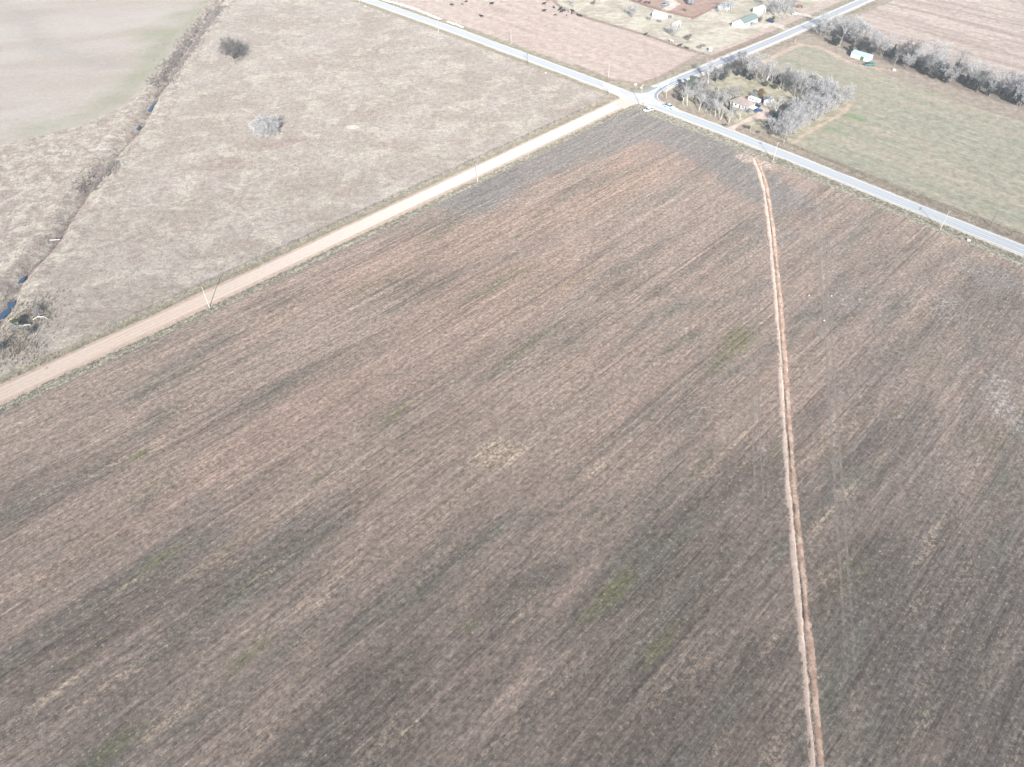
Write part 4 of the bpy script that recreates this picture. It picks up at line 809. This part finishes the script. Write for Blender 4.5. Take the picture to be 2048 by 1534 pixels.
p = MB(); p.add([(L/2-.2, -4.3, 2.45), (L/2+4.2, -4.3, 2.25), (L/2+4.2, .8, 2.25), (L/2-.2, .8, 2.45), (L/2-.2, -4.3, 2.6), (L/2+4.2, -4.3, 2.4), (L/2+4.2, .8, 2.4), (L/2-.2, .8, 2.6)], [(0,1,2,3), (4,7,6,5), (0,4,5,1), (1,5,6,2), (2,6,7,3), (3,7,4,0)])
p.build('porch_roof', TRIM, H)
for y in (-4.1, .6): MB().box(L/2+3.95, L/2+4.07, y-.06, y+.06, 0, 2.25).build('porch_post', TRIM, H)
# long white farmhouse with green roof
F_ = empty('farmhouse', at(1492, 46.5), A_DIR, .82, label='long white farmhouse with a grey-green roof on the farm lot', cat='house')
gable(F_, 19, 8.5, 2.9, 5.0, WHITE, GREENROOF)
for x in (-7, -4.2, -1, 4.2, 7.2): opening('window', GLASS, F_, x, -4.25, 1.6, 1.2, 1.1, (0, -1))
d_ = opening('door', RUST, F_, 1.6, -4.25, 1.06, 1.0, 2.05, (0, -1)); MB().box(1.92, 1.97, -4.36, -4.29, 1.0, 1.12).build('handle', METAL, d_)
opening('window', GLASS, F_, -9.5, 0, 1.7, 1.3, 1.1, (-1, 0)); opening('window', GLASS, F_, -9.5, 2.3, 1.7, .9, 1.0, (-1, 0))
w2 = MB(); w2.box(-13.5, -9.52, -1.2, 4.2, 0, 2.6); w2.build('wing_wall', WHITE, F_)
w3 = MB(); w3.add([(-13.8,-1.5,2.62), (-9.5,-1.5,2.62), (-9.5,4.5,2.62), (-13.8,4.5,2.62), (-13.8,1.5,3.9), (-9.5,1.5,3.9)], [(0,1,5,4), (3,4,5,2), (0,4,3), (1,2,5), (0,3,2,1)]); w3.build('wing_roof', TRIM, F_)
# white barn of the farm lot
Bn = empty('barn', at(1319, 35.5), B_DIR, .76, label='plain bright white barn standing alone on the farm lot', cat='barn')
gable(Bn, 10.5, 7.5, 2.9, 4.6, WHITE, TRIM, .25); opening('door', plain('barn door', (0.45, .45, .44), .6), Bn, 5.25, 0, 1.25, 2.6, 2.5, (1, 0)); opening('window', GLASS, Bn, -2.5, -3.75, 1.6, .9, .9, (0, -1))
# long white shed before the treeline
Sh = empty('machine_shed', at(1722, 116.5), B_DIR, .72, label='white machine shed with blue-grey roof and green door before the treeline', cat='shed')
gable(Sh, 14.5, 7.5, 3.1, 4.7, WHITE, BLUEROOF, .3); opening('door', GREEND, Sh, 2.2, -3.75, 1.3, 2.6, 2.6, (0, -1), False); opening('window', GLASS, Sh, -7.25, 0, 1.7, .9, .9, (-1, 0))
# smaller buildings
def small(name, px, rz, L, Wd, ev, rg, wall, roof, label, cat='shed', door=True, dm=None):
    o = empty(name, at(*px), rz, 1, label=label, cat=cat); gable(o, L, Wd, ev, rg, wall, roof, .2)
    if door: opening('door', dm or TRIM, o, L*.15, -Wd/2, ev*.42, min(1.1, L*.3), ev*.82, (0, -1), False)
    return o
small('garden_shed', (1535.5,209), A_DIR+.2, 4.2, 3.4, 2.2, 3.2, WHITE, TRIM, 'small white garden shed between the dark vehicles and bare shrubs', dm=GLASS)
small('green_shed', (1558,235), B_DIR-.1, 5.6, 3.6, 2.0, 2.7, DGREEN, DGREEN, 'low dark green shed beside the leaning white tree', dm=WOOD)
small('cream_shed', (1352,54), A_DIR, 4.8, 3.2, 2.3, 3.2, CREAM, TRIM, 'small cream shed behind the bare tree on the farm lot', dm=DOORM)
small('white_outbuilding', (1518,25), A_DIR, 7, 5.5, 2.7, 3.9, WHITE, TRIM, 'white outbuilding behind the farmhouse with a small dark door', dm=GLASS)
for px, lab in [((1442,18), 'small white hut left of a pair behind the farm trees'), ((1455,18.5), 'small white hut right of a pair behind the farm trees')]: small('white_hut', px, A_DIR, 4.5, 3.0, 2.2, 2.9, WHITE, BLUEROOF, lab, dm=GLASS)
# silver feed bins, cut by the top edge of the picture
for px, lab in [((1378,10), 'silver feed bin left of the pair at the corral top'), ((1383.5,11), 'silver feed bin right of the pair at the corral top')]:
    o = empty('feed_bin', at(*px), 0, 1, label=lab, cat='feed bin')
    MB().tube((0,0,1.6), (0,0,5.6), 1.35, 1.35, 20).build('tank', METAL, o); MB().tube((0,0,5.6), (0,0,6.6), 1.42, .25, 20).build('roof', METAL, o); MB().tube((0,0,.7), (0,0,1.6), .25, 1.35, 20).build('hopper', METAL, o)
    for k in range(4): a = math.pi/4+k*math.pi/2; MB().tube((math.cos(a)*1.25, math.sin(a)*1.25, 0), (math.cos(a)*1.25, math.sin(a)*1.25, 1.7), .06, .06, 6).build('leg', METAL, o)

# ------------------------------------------------------------------ vehicles
TYRE = plain('tyre rubber', (0.02, 0.02, 0.02), 0.9, 0.2); RIM = plain('wheel rim', (0.4, 0.4, 0.42), 0.35, 0.05, metal=.8); LAMP = plain('lamp lens', (0.6, 0.6, 0.58), 0.2, 0.05, spec=.5); TAIL = plain('tail lens', (0.35, 0.02, 0.02), 0.25, 0.05, spec=.5); CHROME = plain('bumper', (0.45, 0.46, 0.48), 0.3, 0.05, metal=.7)
def paint(name, c): return plain(name, c, 0.25, 0.03, spec=0.5)
SILVER = paint('silver blue paint', (0.50, 0.58, 0.62)); WHITEP = paint('white car paint', (0.72, 0.73, 0.73)); NAVY = paint('navy paint', (0.015, 0.035, 0.085)); BLUEP = paint('blue paint', (0.03, 0.09, 0.20)); BLACKP = paint('black teal paint', (0.012, 0.03, 0.045)); LBLUE = paint('light blue paint', (0.25, 0.36, 0.45)); TEALP = paint('teal paint', (0.06, 0.22, 0.21))
def taper(prof_lo, prof_hi, y_lo, y_hi):
    pass
def vehicle(name, kind, px, rz, body, label, cat):
    o = empty(name, at(*px, .03), rz, 1, label=label, cat=cat)
    if kind == 'pickup':
        L, Wd = 5.8, 1.0
        low = [(-2.9,.48), (2.85,.45), (2.9,.95), (2.75,1.12), (1.35,1.22), (-2.9,1.18)]
        cab = [(1.4,1.2), (.75,1.82), (-.85,1.86), (-1.05,1.2)]; b = MB().prism(low, -Wd, Wd)
        bo = b.build('body', body, o, .05)
        t = MB(); t.box(-2.75, -1.2, -Wd+.12, Wd-.12, 1.19, 1.2); t.build('cargo_bed', TYRE, o); hoods = 1.4
    elif kind == 'suv':
        L, Wd = 4.8, .95
        low = [(-2.4,.42), (2.35,.40), (2.4,.8), (2.25,1.0), (1.15,1.10), (-2.38,1.12)]; cab = [(1.2,1.08), (.5,1.66), (-1.9,1.70), (-2.3,1.1)]
        bo = MB().prism(low, -Wd, Wd).build('body', body, o, .06)
    else:
        L, Wd = 4.6, .90
        low = [(-2.3,.36), (2.25,.34), (2.3,.66), (2.1,.84), (1.0,.94), (-1.6,.96), (-2.25,.90)]; cab = [(1.1,.92), (.35,1.40), (-1.0,1.42), (-1.8,.94)]
        bo = MB().prism(low, -Wd, Wd).build('body', body, o, .06)
    n = len(cab); inset = .14; zmax = max(z for _, z in cab); vs = []
    for s in (-1, 1):
        for x, z in cab: vs.append((x, s*(Wd-.03-(inset if z > zmax-.2 else 0)), z))
    gl = MB().add(vs, [(0,1,2,3), (7,6,5,4), (0,4,5,1), (2,6,7,3), (1,5,6,2)]); gl.build('windows', GLASS, o)
    rf = MB(); x1, x0 = cab[1][0]+.03, cab[2][0]-.03; rf.box(x0, x1, -Wd+.15, Wd-.15, zmax-.03, zmax+.06); rf.build('roof', body, o, .03)
    pil = MB()
    for s in (-1, 1):
        mx_ = (cab[1][0]+cab[2][0])/2-.1; pil.tube((mx_, s*(Wd-.02), cab[0][1]-.02), (mx_, s*(Wd-.155), zmax), .05, .05, 5)
        for i, j in ((0, 1), (3, 2)): pil.tube((cab[i][0], s*(Wd-.03), cab[i][1]), (cab[j][0], s*(Wd-.16), cab[j][1]), .05, .05, 5)
    pil.build('pillars', body, o)
    for x in (L*.30, -L*.29):
        for s in (-1, 1):
            w = MB().tube((x, s*(Wd-.2), .36), (x, s*(Wd+.02), .36), .36, .36, 16).build('wheel', TYRE, o); MB().tube((x, s*(Wd+.02), .36), (x, s*(Wd+.035), .36), .2, .2, 12).build('rim', RIM, w)
    zl = low[1][1]+.33
    for s in (-1, 1):
        MB().box(L/2-.06, L/2+.03, s*(Wd-.25)-.17, s*(Wd-.25)+.17, zl-.09, zl+.09).build('headlight', LAMP, o); MB().box(-L/2-.03, -L/2+.05, s*(Wd-.15)-.1, s*(Wd-.15)+.1, zl, zl+.2).build('taillight', TAIL, o)
    MB().box(L/2-.02, L/2+.07, -Wd+.08, Wd-.08, .36, .56).build('front_bumper', CHROME, o); MB().box(-L/2-.07, -L/2+.02, -Wd+.08, Wd-.08, .38, .58).build('rear_bumper', CHROME, o)
    return o
vehicle('pickup_truck', 'pickup', (1338,216), B_DIR, SILVER, 'silver-blue pickup on the paved road beside the crossing', 'truck')
vehicle('parked_car', 'suv', (1296,222.5), R(205), WHITEP, 'white car parked on the field corner at the crossing', 'car')
vehicle('parked_car', 'sedan', (1516,223.5), R(20), BLUEP, 'blue car parked in front of the house on the pink drive', 'car')
vehicle('parked_car', 'suv', (1545,248.5), R(28), NAVY, 'navy car parked near the corner trees on the front grass', 'car')
vehicle('parked_car', 'suv', (1528.5,201), R(35), BLACKP, 'black car parked behind the small white shed', 'car')
vehicle('parked_truck', 'pickup', (1509,213), B_DIR, BLACKP, 'dark teal pickup parked beside the house porch', 'truck')
vehicle('parked_car', 'sedan', (1503,49), A_DIR, LBLUE, 'light blue car parked in front of the farmhouse', 'car')
vehicle('parked_car', 'suv', (1541,44.5), B_DIR, NAVY, 'dark navy car on the farmhouse drive', 'car')
vehicle('parked_truck', 'pickup', (1331,10.5), R(40), LBLUE, 'blue pickup parked in the red corral yard', 'truck')
vehicle('parked_car', 'sedan', (1590,29.5), R(15), WHITEP, 'white car parked near the far road beside the farm trees', 'car')
vehicle('parked_truck', 'pickup', (1739,131), R(10), TEALP, 'teal pickup parked at the end of the machine shed', 'truck')
# camper behind the house
cm = empty('camper', at(1508,204), B_DIR, .80, label='long white camper trailer parked behind the house', cat='camper')
MB().prism([(-3.9,.55), (3.6,.55), (3.95,1.2), (3.75,2.7), (-3.8,2.75), (-3.95,2.2)], -1.2, 1.2).build('body', WHITEP, cm, .1)
for x in (-2.6, -.6, 2.4): opening('window', GLASS, cm, x, -1.2, 1.8, 1.0, .6, (0, -1), False)
opening('door', TRIM, cm, 1.1, -1.2, 1.45, .7, 1.7, (0, -1), False); MB().tube((3.8,0,.6), (5.2,0,.5), .06, .06, 6).build('hitch', METAL, cm)
for x in (-.9, .1):
    for s in (-1, 1): MB().tube((x, s*1.0, .34), (x, s*1.22, .34), .34, .34, 14).build('wheel', TYRE, cm)
# red farm wagon by the far road
wg = empty('farm_wagon', at(1598,15), R(25), 1, label='rusty red farm wagon among junk beside the far road', cat='wagon')
b = MB(); b.box(-2.2, 2.2, -1, 1, .8, .95)
for s in (-1, 1): b.box(-2.2, 2.2, s*1.0-.05, s*1.0+.05, .95, 1.7)
b.box(-2.25, -2.2, -1, 1, .95, 1.7); b.build('bed', RUST, wg); MB().tube((2.2,0,.7), (3.8,0,.5), .06, .05, 6).build('drawbar', RUST, wg)
for x in (-1.4, 1.4):
    for s in (-1, 1): MB().tube((x, s*.85, .4), (x, s*1.08, .4), .4, .4, 14).build('wheel', TYRE, wg)
# hay ring feeders and odd things on the lot
def ring(px, label, r=1.3, sx=1.0):
    b = MB()
    for z in (.35, .75, 1.1):
        for i in range(14): a, c_ = 2*math.pi*i/14, 2*math.pi*(i+1)/14; b.tube((math.cos(a)*r, math.sin(a)*r*sx, z), (math.cos(c_)*r, math.sin(c_)*r*sx, z), .05, .05, 5)
    for i in range(14): a = 2*math.pi*i/14; b.tube((math.cos(a)*r, math.sin(a)*r*sx, 0), (math.cos(a)*r, math.sin(a)*r*sx, 1.12), .05, .05, 5)
    o = b.build('hay_ring', plain('feeder steel', (0.11, 0.10, 0.095), .7)); o.location = at(*px); tag(o, label, 'feeder')
ring((1398,96), 'round hay feeder left of the pair near the road fence'); ring((1405,93), 'round hay feeder right of the pair near the road fence'); ring((1297,38.5), 'round hay feeder left of the white barn'); ring((1318,43.5), 'round hay feeder before the white barn'); ring((1339,35), 'round hay feeder right of the white barn')
tk = empty('water_tank', at(1420,102), 0, 1, label='pale green water tank at the road end of the lot', cat='tank'); MB().tube((0,0,0), (0,0,1.7), 1.1, 1.1, 18).build('tank', plain('pale green plastic', (0.40, 0.50, 0.46), .5), tk); MB().tube((0,0,1.7), (0,0,2.0), 1.05, .3, 18).build('lid', TRIM, tk)
# mailbox at the drive mouth
mb = empty('mailbox', at(1450,254), B_DIR, 1, label='dark mailbox on a post at the driveway mouth', cat='mailbox'); MB().box(-.06, .06, -.06, .06, 0, 1.0).build('post', WOOD, mb)
MB().prism([(-.45,1.0), (.45,1.0), (.45,1.3), (.38,1.45), (-.38,1.45), (-.45,1.3)], -.35, .35).build('box', paint('dark blue mailbox paint', (0.02, 0.05, 0.09)), mb)

# ------------------------------------------------------------------ poles
POLE_P = plain('pale pole wood', (0.50, 0.46, 0.41), 0.9, 0.12, 1.0); POLE_D = plain('dark pole wood', (0.15, 0.125, 0.105), 0.9, 0.15, 1.0); INSUL = plain('insulator', (0.20, 0.20, 0.21), 0.3, 0.1)
def utility_pole(px, h, mat, label, lean=(0, 0), arm=True, ang=0.0):
    o = empty('utility_pole', at(*px), ang, 1, label=label, cat='utility pole', group='utility poles along the roads'); o.rotation_euler = (R(lean[1]), R(lean[0]), ang)
    MB().tube((0,0,-.3), (0,0,h), .14, .09, 9).build('pole', mat, o)
    if arm:
        a = MB().box(-1.1, 1.1, -.17, -.06, h-.62, h-.48).build('crossarm', mat, o)
        for x in (-.95, -.35, .95): MB().tube((x,-.115,h-.48), (x,-.115,h-.24), .05, .035, 7).build('insulator', INSUL, a)
    else:
        MB().tube((0,0,h), (0,0,h+.24), .05, .035, 7).build('insulator', INSUL, o); MB().tube((0,-.13,h-1.1), (0,-.13,h-.9), .06, .06, 7).build('spool', INSUL, o)
utility_pole((419,615), 8.6, POLE_P, 'pale utility pole beside the lower gravel road', arm=False)
utility_pole((955,363), 8.5, POLE_P, 'utility pole halfway along the gravel road', lean=(-3, 0), arm=False)
utility_pole((1546,322), 8.8, POLE_P, 'utility pole with crossarm beside the trench end', ang=A_DIR)
utility_pole((1880.7,459), 8.2, POLE_P, 'utility pole on the near verge of the paved road at right', lean=(-3, 0), ang=A_DIR)
utility_pole((1979.5,452), 7.0, POLE_D, 'dark weathered utility pole at the crop field edge', arm=False)
utility_pole((1216.5,155.5), 8.3, POLE_P, 'pale utility pole at the cattle field edge near the crossing', arm=False)
utility_pole((1218,189.5), 5.5, POLE_P, 'short pale pole at the pasture corner by the crossing', arm=False)
utility_pole((1055.5,129), 6.6, POLE_D, 'dark utility pole on the pasture side of the paved road', lean=(-4, 0), ang=A_DIR)
utility_pole((1022,88), 8.0, POLE_P, 'pale utility pole in the cattle field edge farther along', arm=False)
utility_pole((877,64), 8.0, POLE_P, 'white utility pole on the pasture side farther up the road', arm=False)
utility_pole((720,8), 8.0, POLE_P, 'pale utility pole at the top end of the paved road', arm=False)
utility_pole((1279.5,211), 10.5, POLE_P, 'tallest utility pole standing at the crossing', lean=(2, 0), ang=A_DIR)
utility_pole((1332,196.5), 10, POLE_P, 'utility pole on the yard corner inside the curved kerb', ang=B_DIR)
def post(name, px, h, r, label, cat, mat=POLE_P, grp=None, cap=True):
    o = empty(name, at(*px), 0, 1, label=label, cat=cat, group=grp); MB().tube((0,0,-.2), (0,0,h), r, r*.85, 8).build('shaft', mat, o); MB().tube((0,0,h), (0,0,h+.12), r*1.25, r*.8, 8).build('cap', mat, o)
post('marker_post', (1500.4,263.2), 4.4, .09, 'thin pale post in the front verge before the shrubs', 'post'); post('marker_post', (1522.8,311.5), 2.4, .08, 'short leaning marker beside the trench end', 'post'); post('marker_post', (1567,287.5), 1.8, .10, 'short pale post at the yard corner of the crop field', 'post'); post('marker_post', (1589.6,87), 2.4, .12, 'short white post where the field track meets the far road', 'post'); post('marker_post', (1679,92), 2.8, .12, 'white post at the near edge of the treeline', 'post')
# road signs at the crossing
def sign(px, label, shape, col, rz, h=2.4, s=.38):
    o = empty('road_sign', at(*px), rz, 1, label=label, cat='road sign'); MB().tube((0,0,-.2), (0,0,h+.2), .04, .04, 6).build('post', METAL, o)
    n = 8 if shape == 'oct' else 4; off = math.pi/8 if n == 8 else (0 if shape == 'diamond' else math.pi/4)
    vs = [(math.cos(off+2*math.pi*i/n)*s*1.3, y, h+math.sin(off+2*math.pi*i/n)*s*1.3) for y in (-.075, -.05) for i in range(n)]
    MB().add(vs, [(i, (i+1) % n, n+(i+1) % n, n+i) for i in range(n)]+[tuple(range(n)), tuple(range(2*n-1, n-1, -1))]).build('panel', plain('sign face', col, .4, .03), o)
sign((1281.5,184.5), 'white-backed road sign on the cattle field side of the crossing', 'sq', (0.6, 0.6, 0.6), R(200)); sign((1289.5,214), 'small white road sign between the pole and white car', 'sq', (0.65, 0.65, 0.65), R(20), 2.0, .3); sign((1331,193), 'small pale road sign beside the kerb pole', 'oct', (0.55, 0.5, 0.5), R(120), 2.0, .32)

# ------------------------------------------------------------------ fences
def post_fence(name, pts, gap, h, mat, label, rails=(.6, 1.1), wire=.02, r=.07, posts_as_parts=True, cat='fence'):
    q = resample(pts, .5); seg = np.r_[0, np.cumsum(np.linalg.norm(np.diff(q, axis=0), axis=1))]; d = np.arange(0, seg[-1], gap); X = np.interp(d, seg, q[:, 0]); Y = np.interp(d, seg, q[:, 1])
    o = empty(name, (X[0], Y[0], 0), 0, 1, label=label, cat=cat); w = MB()
    for i in range(len(d)-1):
        for z in rails: w.tube((X[i]-X[0], Y[i]-Y[0], z), (X[i+1]-X[0], Y[i+1]-Y[0], z), wire, wire, 5)
    w.build('rails' if wire > .03 else 'wires', mat, o); pm = None
    for i in range(min(len(d), 100)):
        if pm is None: pm = MB().tube((0,0,-.2), (0,0,h), r, r*.9, 6).build('post', mat, o)
        else: c_ = pm.copy(); COL.objects.link(c_); c_.parent = o; c_.location = (X[i]-X[0], Y[i]-Y[0], 0)
FPOST = plain('dark fence wood', (0.09, 0.08, 0.07), .9, .2)
nn = normals2(resample(GRAVEL, 1.0))
gq = resample(GRAVEL, 1.0); side = 1 if (nn[60] @ D_NW) > 0 else -1
gf = gq[22:270:4]+nn[22:270:4]*side*8.2
post_fence('wire_fence', gf, 4.5, 1.25, FPOST, 'wire fence on dark posts along the pasture side of the gravel road', (.4, .75, 1.1), .025, .075)
post_fence('wire_fence', FENCE_LINE[1:], 5.0, 1.3, REDW, 'red-brown fence between cattle field and farm lot', (.35, .7, 1.05), .03, .08)
post_fence('corral_fence', gp([(1250,-4),(1300,16),(1345,28),(1386,38)]), 2.6, 1.6, REDW, 'red pipe corral fence with closely set posts behind the barn', (.4, .8, 1.2, 1.5), .06, .085)
post_fence('corral_fence', gp([(1386,38),(1405,30),(1426,19)]), 3.0, 1.6, REDW, 'red corral fence running from the corner up to the huts', (.4, .8, 1.2, 1.5), .07, .085)
post_fence('pipe_gate', gp([(1092,3),(1102,0),(1112,-5)]), 2.5, 1.5, plain('red gate paint', (0.32, 0.05, 0.045), .6), 'bright red pipe gate above the cattle herd', (.3, .6, .9, 1.2, 1.45), .05, .07, cat='gate')
post_fence('wire_fence', gp([(1650,320),(1760,367),(1880,414),(2060,488)]), 5.0, 1.2, FPOST, 'wire fence between paved road verge and crop field', (.4, .75, 1.1), .02, .06)

# ------------------------------------------------------------------ cattle: one continuous skinned body each
def cow_mesh(name, mat, grazing=False, lying=False):
    zb = .95 if not lying else .45
    head = [(.95, 0, zb+.35), (1.28, 0, zb+.42), (1.62, 0, zb+.28)] if not grazing else [(.95, 0, zb+.15), (1.25, 0, zb-.25), (1.42, 0, zb-.72)]
    V = [(-.05,0,zb+.05), (-.75,0,zb+.12), (.6,0,zb+.1)]+head; rad = [.40, .33, .36, .21, .17, .10]; E = [(0,1), (0,2), (2,3), (3,4), (4,5)]
    for x, root in ((.55, 2), (-.78, 1)):
        for s in (-1, 1):
            i = len(V)
            if lying: V += [(x, s*.30, .28), (x+.28, s*.34, .14), (x+.02, s*.36, .10)]
            elif x > 0: V += [(x, s*.20, zb-.22), (x+.03, s*.21, .48), (x, s*.21, .06)]
            else: V += [(x+.06, s*.21, zb-.18), (x-.12, s*.22, .50), (x-.02, s*.22, .06)]
            rad += [.15, .075, .06]; E += [(root, i), (i, i+1), (i+1, i+2)]
    i = len(V); V += [(-1.08,0,zb+.22), (-1.18,0,zb-.35)]; rad += [.05, .035]; E += [(1, i), (i, i+1)]
    i = len(V)
    hx = head[1]
    V += [(hx[0]-.02, .24, hx[2]+.08), (hx[0]-.02, -.24, hx[2]+.08)]; rad += [.045, .045]; E += [(4, i), (4, i+1)]
    me = bpy.data.meshes.new(name); me.from_pydata(V, E, []); o = bpy.data.objects.new(name, me); COL.objects.link(o)
    sk = o.modifiers.new('skin', 'SKIN'); sv = me.skin_vertices[0].data
    for k, r_ in enumerate(rad): sv[k].radius = (r_*(.85 if k < 3 else 1), r_)
    sv[0].use_root = True; ss = o.modifiers.new('sub', 'SUBSURF'); ss.levels = 1
    dg = bpy.context.evaluated_depsgraph_get(); nm = bpy.data.meshes.new_from_object(o.evaluated_get(dg)); bpy.data.objects.remove(o); nm.name = name
    nm.materials.clear(); nm.materials.append(mat)
    for p in nm.polygons: p.use_smooth = True
    return nm
HIDE_K = plain('black hide', (0.012, 0.011, 0.011), .7, .1); HIDE_B = plain('brown hide', (0.13, 0.07, 0.045), .8, .1); HIDE_W = plain('cream hide', (0.55, 0.50, 0.44), .8, .1)
COWS = {('k', 0): cow_mesh('cow', HIDE_K), ('k', 1): cow_mesh('cow', HIDE_K, True), ('k', 2): cow_mesh('cow', HIDE_K, lying=True), ('b', 1): cow_mesh('cow', HIDE_B, True), ('b', 0): cow_mesh('cow', HIDE_B), ('w', 0): cow_mesh('cow', HIDE_W)}
def cow(px, col, pose, deg, label, group, s=1.25):
    o = link_mesh('cow', COWS[(col, pose)]); o.location = at(*px); o.rotation_euler = (0, 0, R(deg)); o.scale = (s*.86,)*3; tag(o, label, 'cow', group)
G1 = 'cattle spread over the grazed field'; G2 = 'cattle bunched by the farm lot fence'; G3 = 'cattle in the corral'
cow((904,12), 'k', 0, 200, 'black cow standing leftmost of all the cattle', G1); cow((925,10), 'b', 1, 150, 'brown calf grazing near the leftmost cattle', G1, .95); cow((932,5), 'k', 1, 30, 'small black cow above the brown calf', G1, 1.05); cow((983,10), 'k', 0, 0, 'black cow alone in the upper grazed field', G1, 1.45); cow((963,35), 'k', 0, 170, 'black cow alone nearest the paved road', G1, 1.35)
cow((1088,10), 'k', 0, 10, 'black cow just below the red gate', G2, 1.35); cow((1088,24), 'k', 0, 0, 'black cow standing left of the herd on open ground', G2, 1.35); cow((1108,17), 'k', 0, 120, 'small black cow between red gate and the bunch', G2, 1.1); cow((1110,32), 'b', 1, 20, 'grey-brown cow lying below the bunch', G2, 1.1)
for px, d, s in [((1121,19.5),40,1.35), ((1119,22),30,1.25), ((1127,23.5),170,1.3), ((1122.5,26),10,1.2)]: cow(px, 'k', 0, d, 'black cow in the tight bunch by the lot fence', G2, s)
cow((1139.5,26), 'w', 0, 90, 'cream white cow among the black cattle by the fence', G2, 1.2); cow((1145,24), 'k', 0, 160, 'black cow right of the cream cow nearer the fence', G2, 1.3); cow((1144,28.5), 'k', 0, 80, 'black cow just below right of the cream cow', G2, 1.2); cow((1133.5,32), 'k', 0, 90, 'small black calf apart below the cream cow', G2, .7); cow((1154.5,31.5), 'k', 0, 100, 'black cow second from the right end of the herd', G2, 1.1); cow((1161,34.5), 'k', 0, 160, 'black cow at the right end of the herd', G2, 1.35)
cow((1291,71), 'k', 0, 20, 'black cow alone at the fence left of the bare tree', G2, 1.2); cow((1358.5,92.5), 'k', 2, 20, 'large black cow lying against the fence near the round shrub', G2, 1.5); cow((1373.5,97.5), 'k', 2, 160, 'black cow lying by the fence nearest the road', G2, 1.3); cow((1343,85), 'w', 0, 150, 'cream white cow at the fence left of the lying cows', G2, 1.3)
for px, lab in [((1279,5), 'black cow left of three behind the corral rails'), ((1290,7), 'black cow middle of three behind the corral rails'), ((1298,7.5), 'black cow right of three behind the corral rails')]: cow(px, 'k', 0, RND.uniform(0, 360), lab, G3, 1.1)
cow((1369,22.5), 'b', 0, 160, 'brown cow in the middle of the corral', G3, 1.3); cow((1376,8.5), 'k', 0, 20, 'black cow at the foot of the silver feed bins', G3, 1.2)

# ------------------------------------------------------------------ the fallen tree by the creek, spoil heaps, stones
ft = branches(77, 8, .9, 1, 3, 6, .24, .05, .3); o = empty('fallen_tree', at(62,652,.6), R(20), 1, label='fallen bare tree with bleached branches beside the creek', cat='tree'); o.rotation_euler = (R(62), R(10), R(-40))
link_mesh('trunk', prisms('trunk', ft[0], 6, 1.0), BK_WHITE, o); link_mesh('crown', prisms('crown', ft[1], 3, 1.2), TW_GREY, o)
ar = MB(); pp = [Vector((0, 0, .8)), Vector((1.4, .9, 1.3)), Vector((3.2, 1.0, 1.2)), Vector((4.8, .4, .8)), Vector((6.2, -.1, .2))]
for i in range(4): ar.tube(pp[i], pp[i+1], .16-.025*i, .135-.025*i, 7)
o = ar.build('fallen_branch', BK_WHITE); o.location = at(68, 643); tag(o, 'bleached arching dead branch beside the fallen tree', 'branch')
KS[2].place('shrub', at(63, 668), 3.0, 1, 'dark tangled shrub under the fallen tree', 'shrub'); KS[2].place('shrub', at(2, 705), 4.0, 2, 'dark shrub at the left picture edge beside the gravel road', 'shrub'); KS[1].place('shrub', at(78, 628), 3.0, 3, 'grey shrub behind the arching branch', 'shrub')
lg = MB().tube((-1.8, 0, .35), (1.8, .3, .5), .2, .13, 8).build('fallen_log', BK_WHITE); lg.location = at(110, 481, -.2); tag(lg, 'white fallen log lying across the creek', 'log')
# white gravel windrow along the far side of the paved road
wr = np.vstack([along(gp([(768,0),(800,8),(840,22),(868,33),(880,38)]), 700, .55, 60), along(gp([(895,43),(912,49),(925,54)]), 130, .35, 61)]); r_ = np.random.default_rng(62); V = []; Fc = []
for k, p in enumerate(wr):
    s = r_.uniform(.15, .5); b = len(V); rot = r_.uniform(0, 6.3)
    for i in range(5): a = rot+i*2*math.pi/5; V.append((p[0]+math.cos(a)*s*r_.uniform(.8, 1.2), p[1]+math.sin(a)*s*r_.uniform(.8, 1.2), -.02))
    V.append((p[0], p[1], s*.75)); Fc += [(b+i, b+(i+1) % 5, b+5) for i in range(5)]
tag(link_mesh('gravel_windrow', mesh_np('gravel_windrow', V, Fc), plain('white limestone', (0.58, 0.57, 0.54), .9, .1, 1.0, diff=1)), kind='stuff')
def stone(px, s, label, cat='stone', mat=None):
    r2 = random.Random(int(px[0])); bm = bmesh.new(); bmesh.ops.create_icosphere(bm, subdivisions=2, radius=s)
    for v in bm.verts: v.co *= r2.uniform(.82, 1.15); v.co.z *= .6
    me = bpy.data.meshes.new('stone'); bm.to_mesh(me); bm.free(); o = link_mesh('stone', me, mat or STONE); o.location = at(*px, s*.25); tag(o, label, cat)
STONE = plain('pale stone', (0.56, 0.52, 0.47), .9, .1, 2)
stone((1937,481), .75, 'white stone lying in the near verge right of the leaning pole'); stone((1091,146), .6, 'white stone in the pasture below the dark pole'); stone((1271,169.5), .9, 'white stone on the cattle field corner at the crossing'); stone((731,13), .6, 'white stone in the pasture by the top pole'); stone((1788,141), 1.2, 'pale stone heap on the track below the treeline'); stone((1170,233), .6, 'pale stone at the gravel roadside fence near the crossing')
stone((1618,591), .3, 'tiny white stone left of three in the stubble'); stone((1663,592), .3, 'tiny white stone right of three in the stubble'); stone((1648,641), .28, 'tiny white stone lowest of three in the stubble')
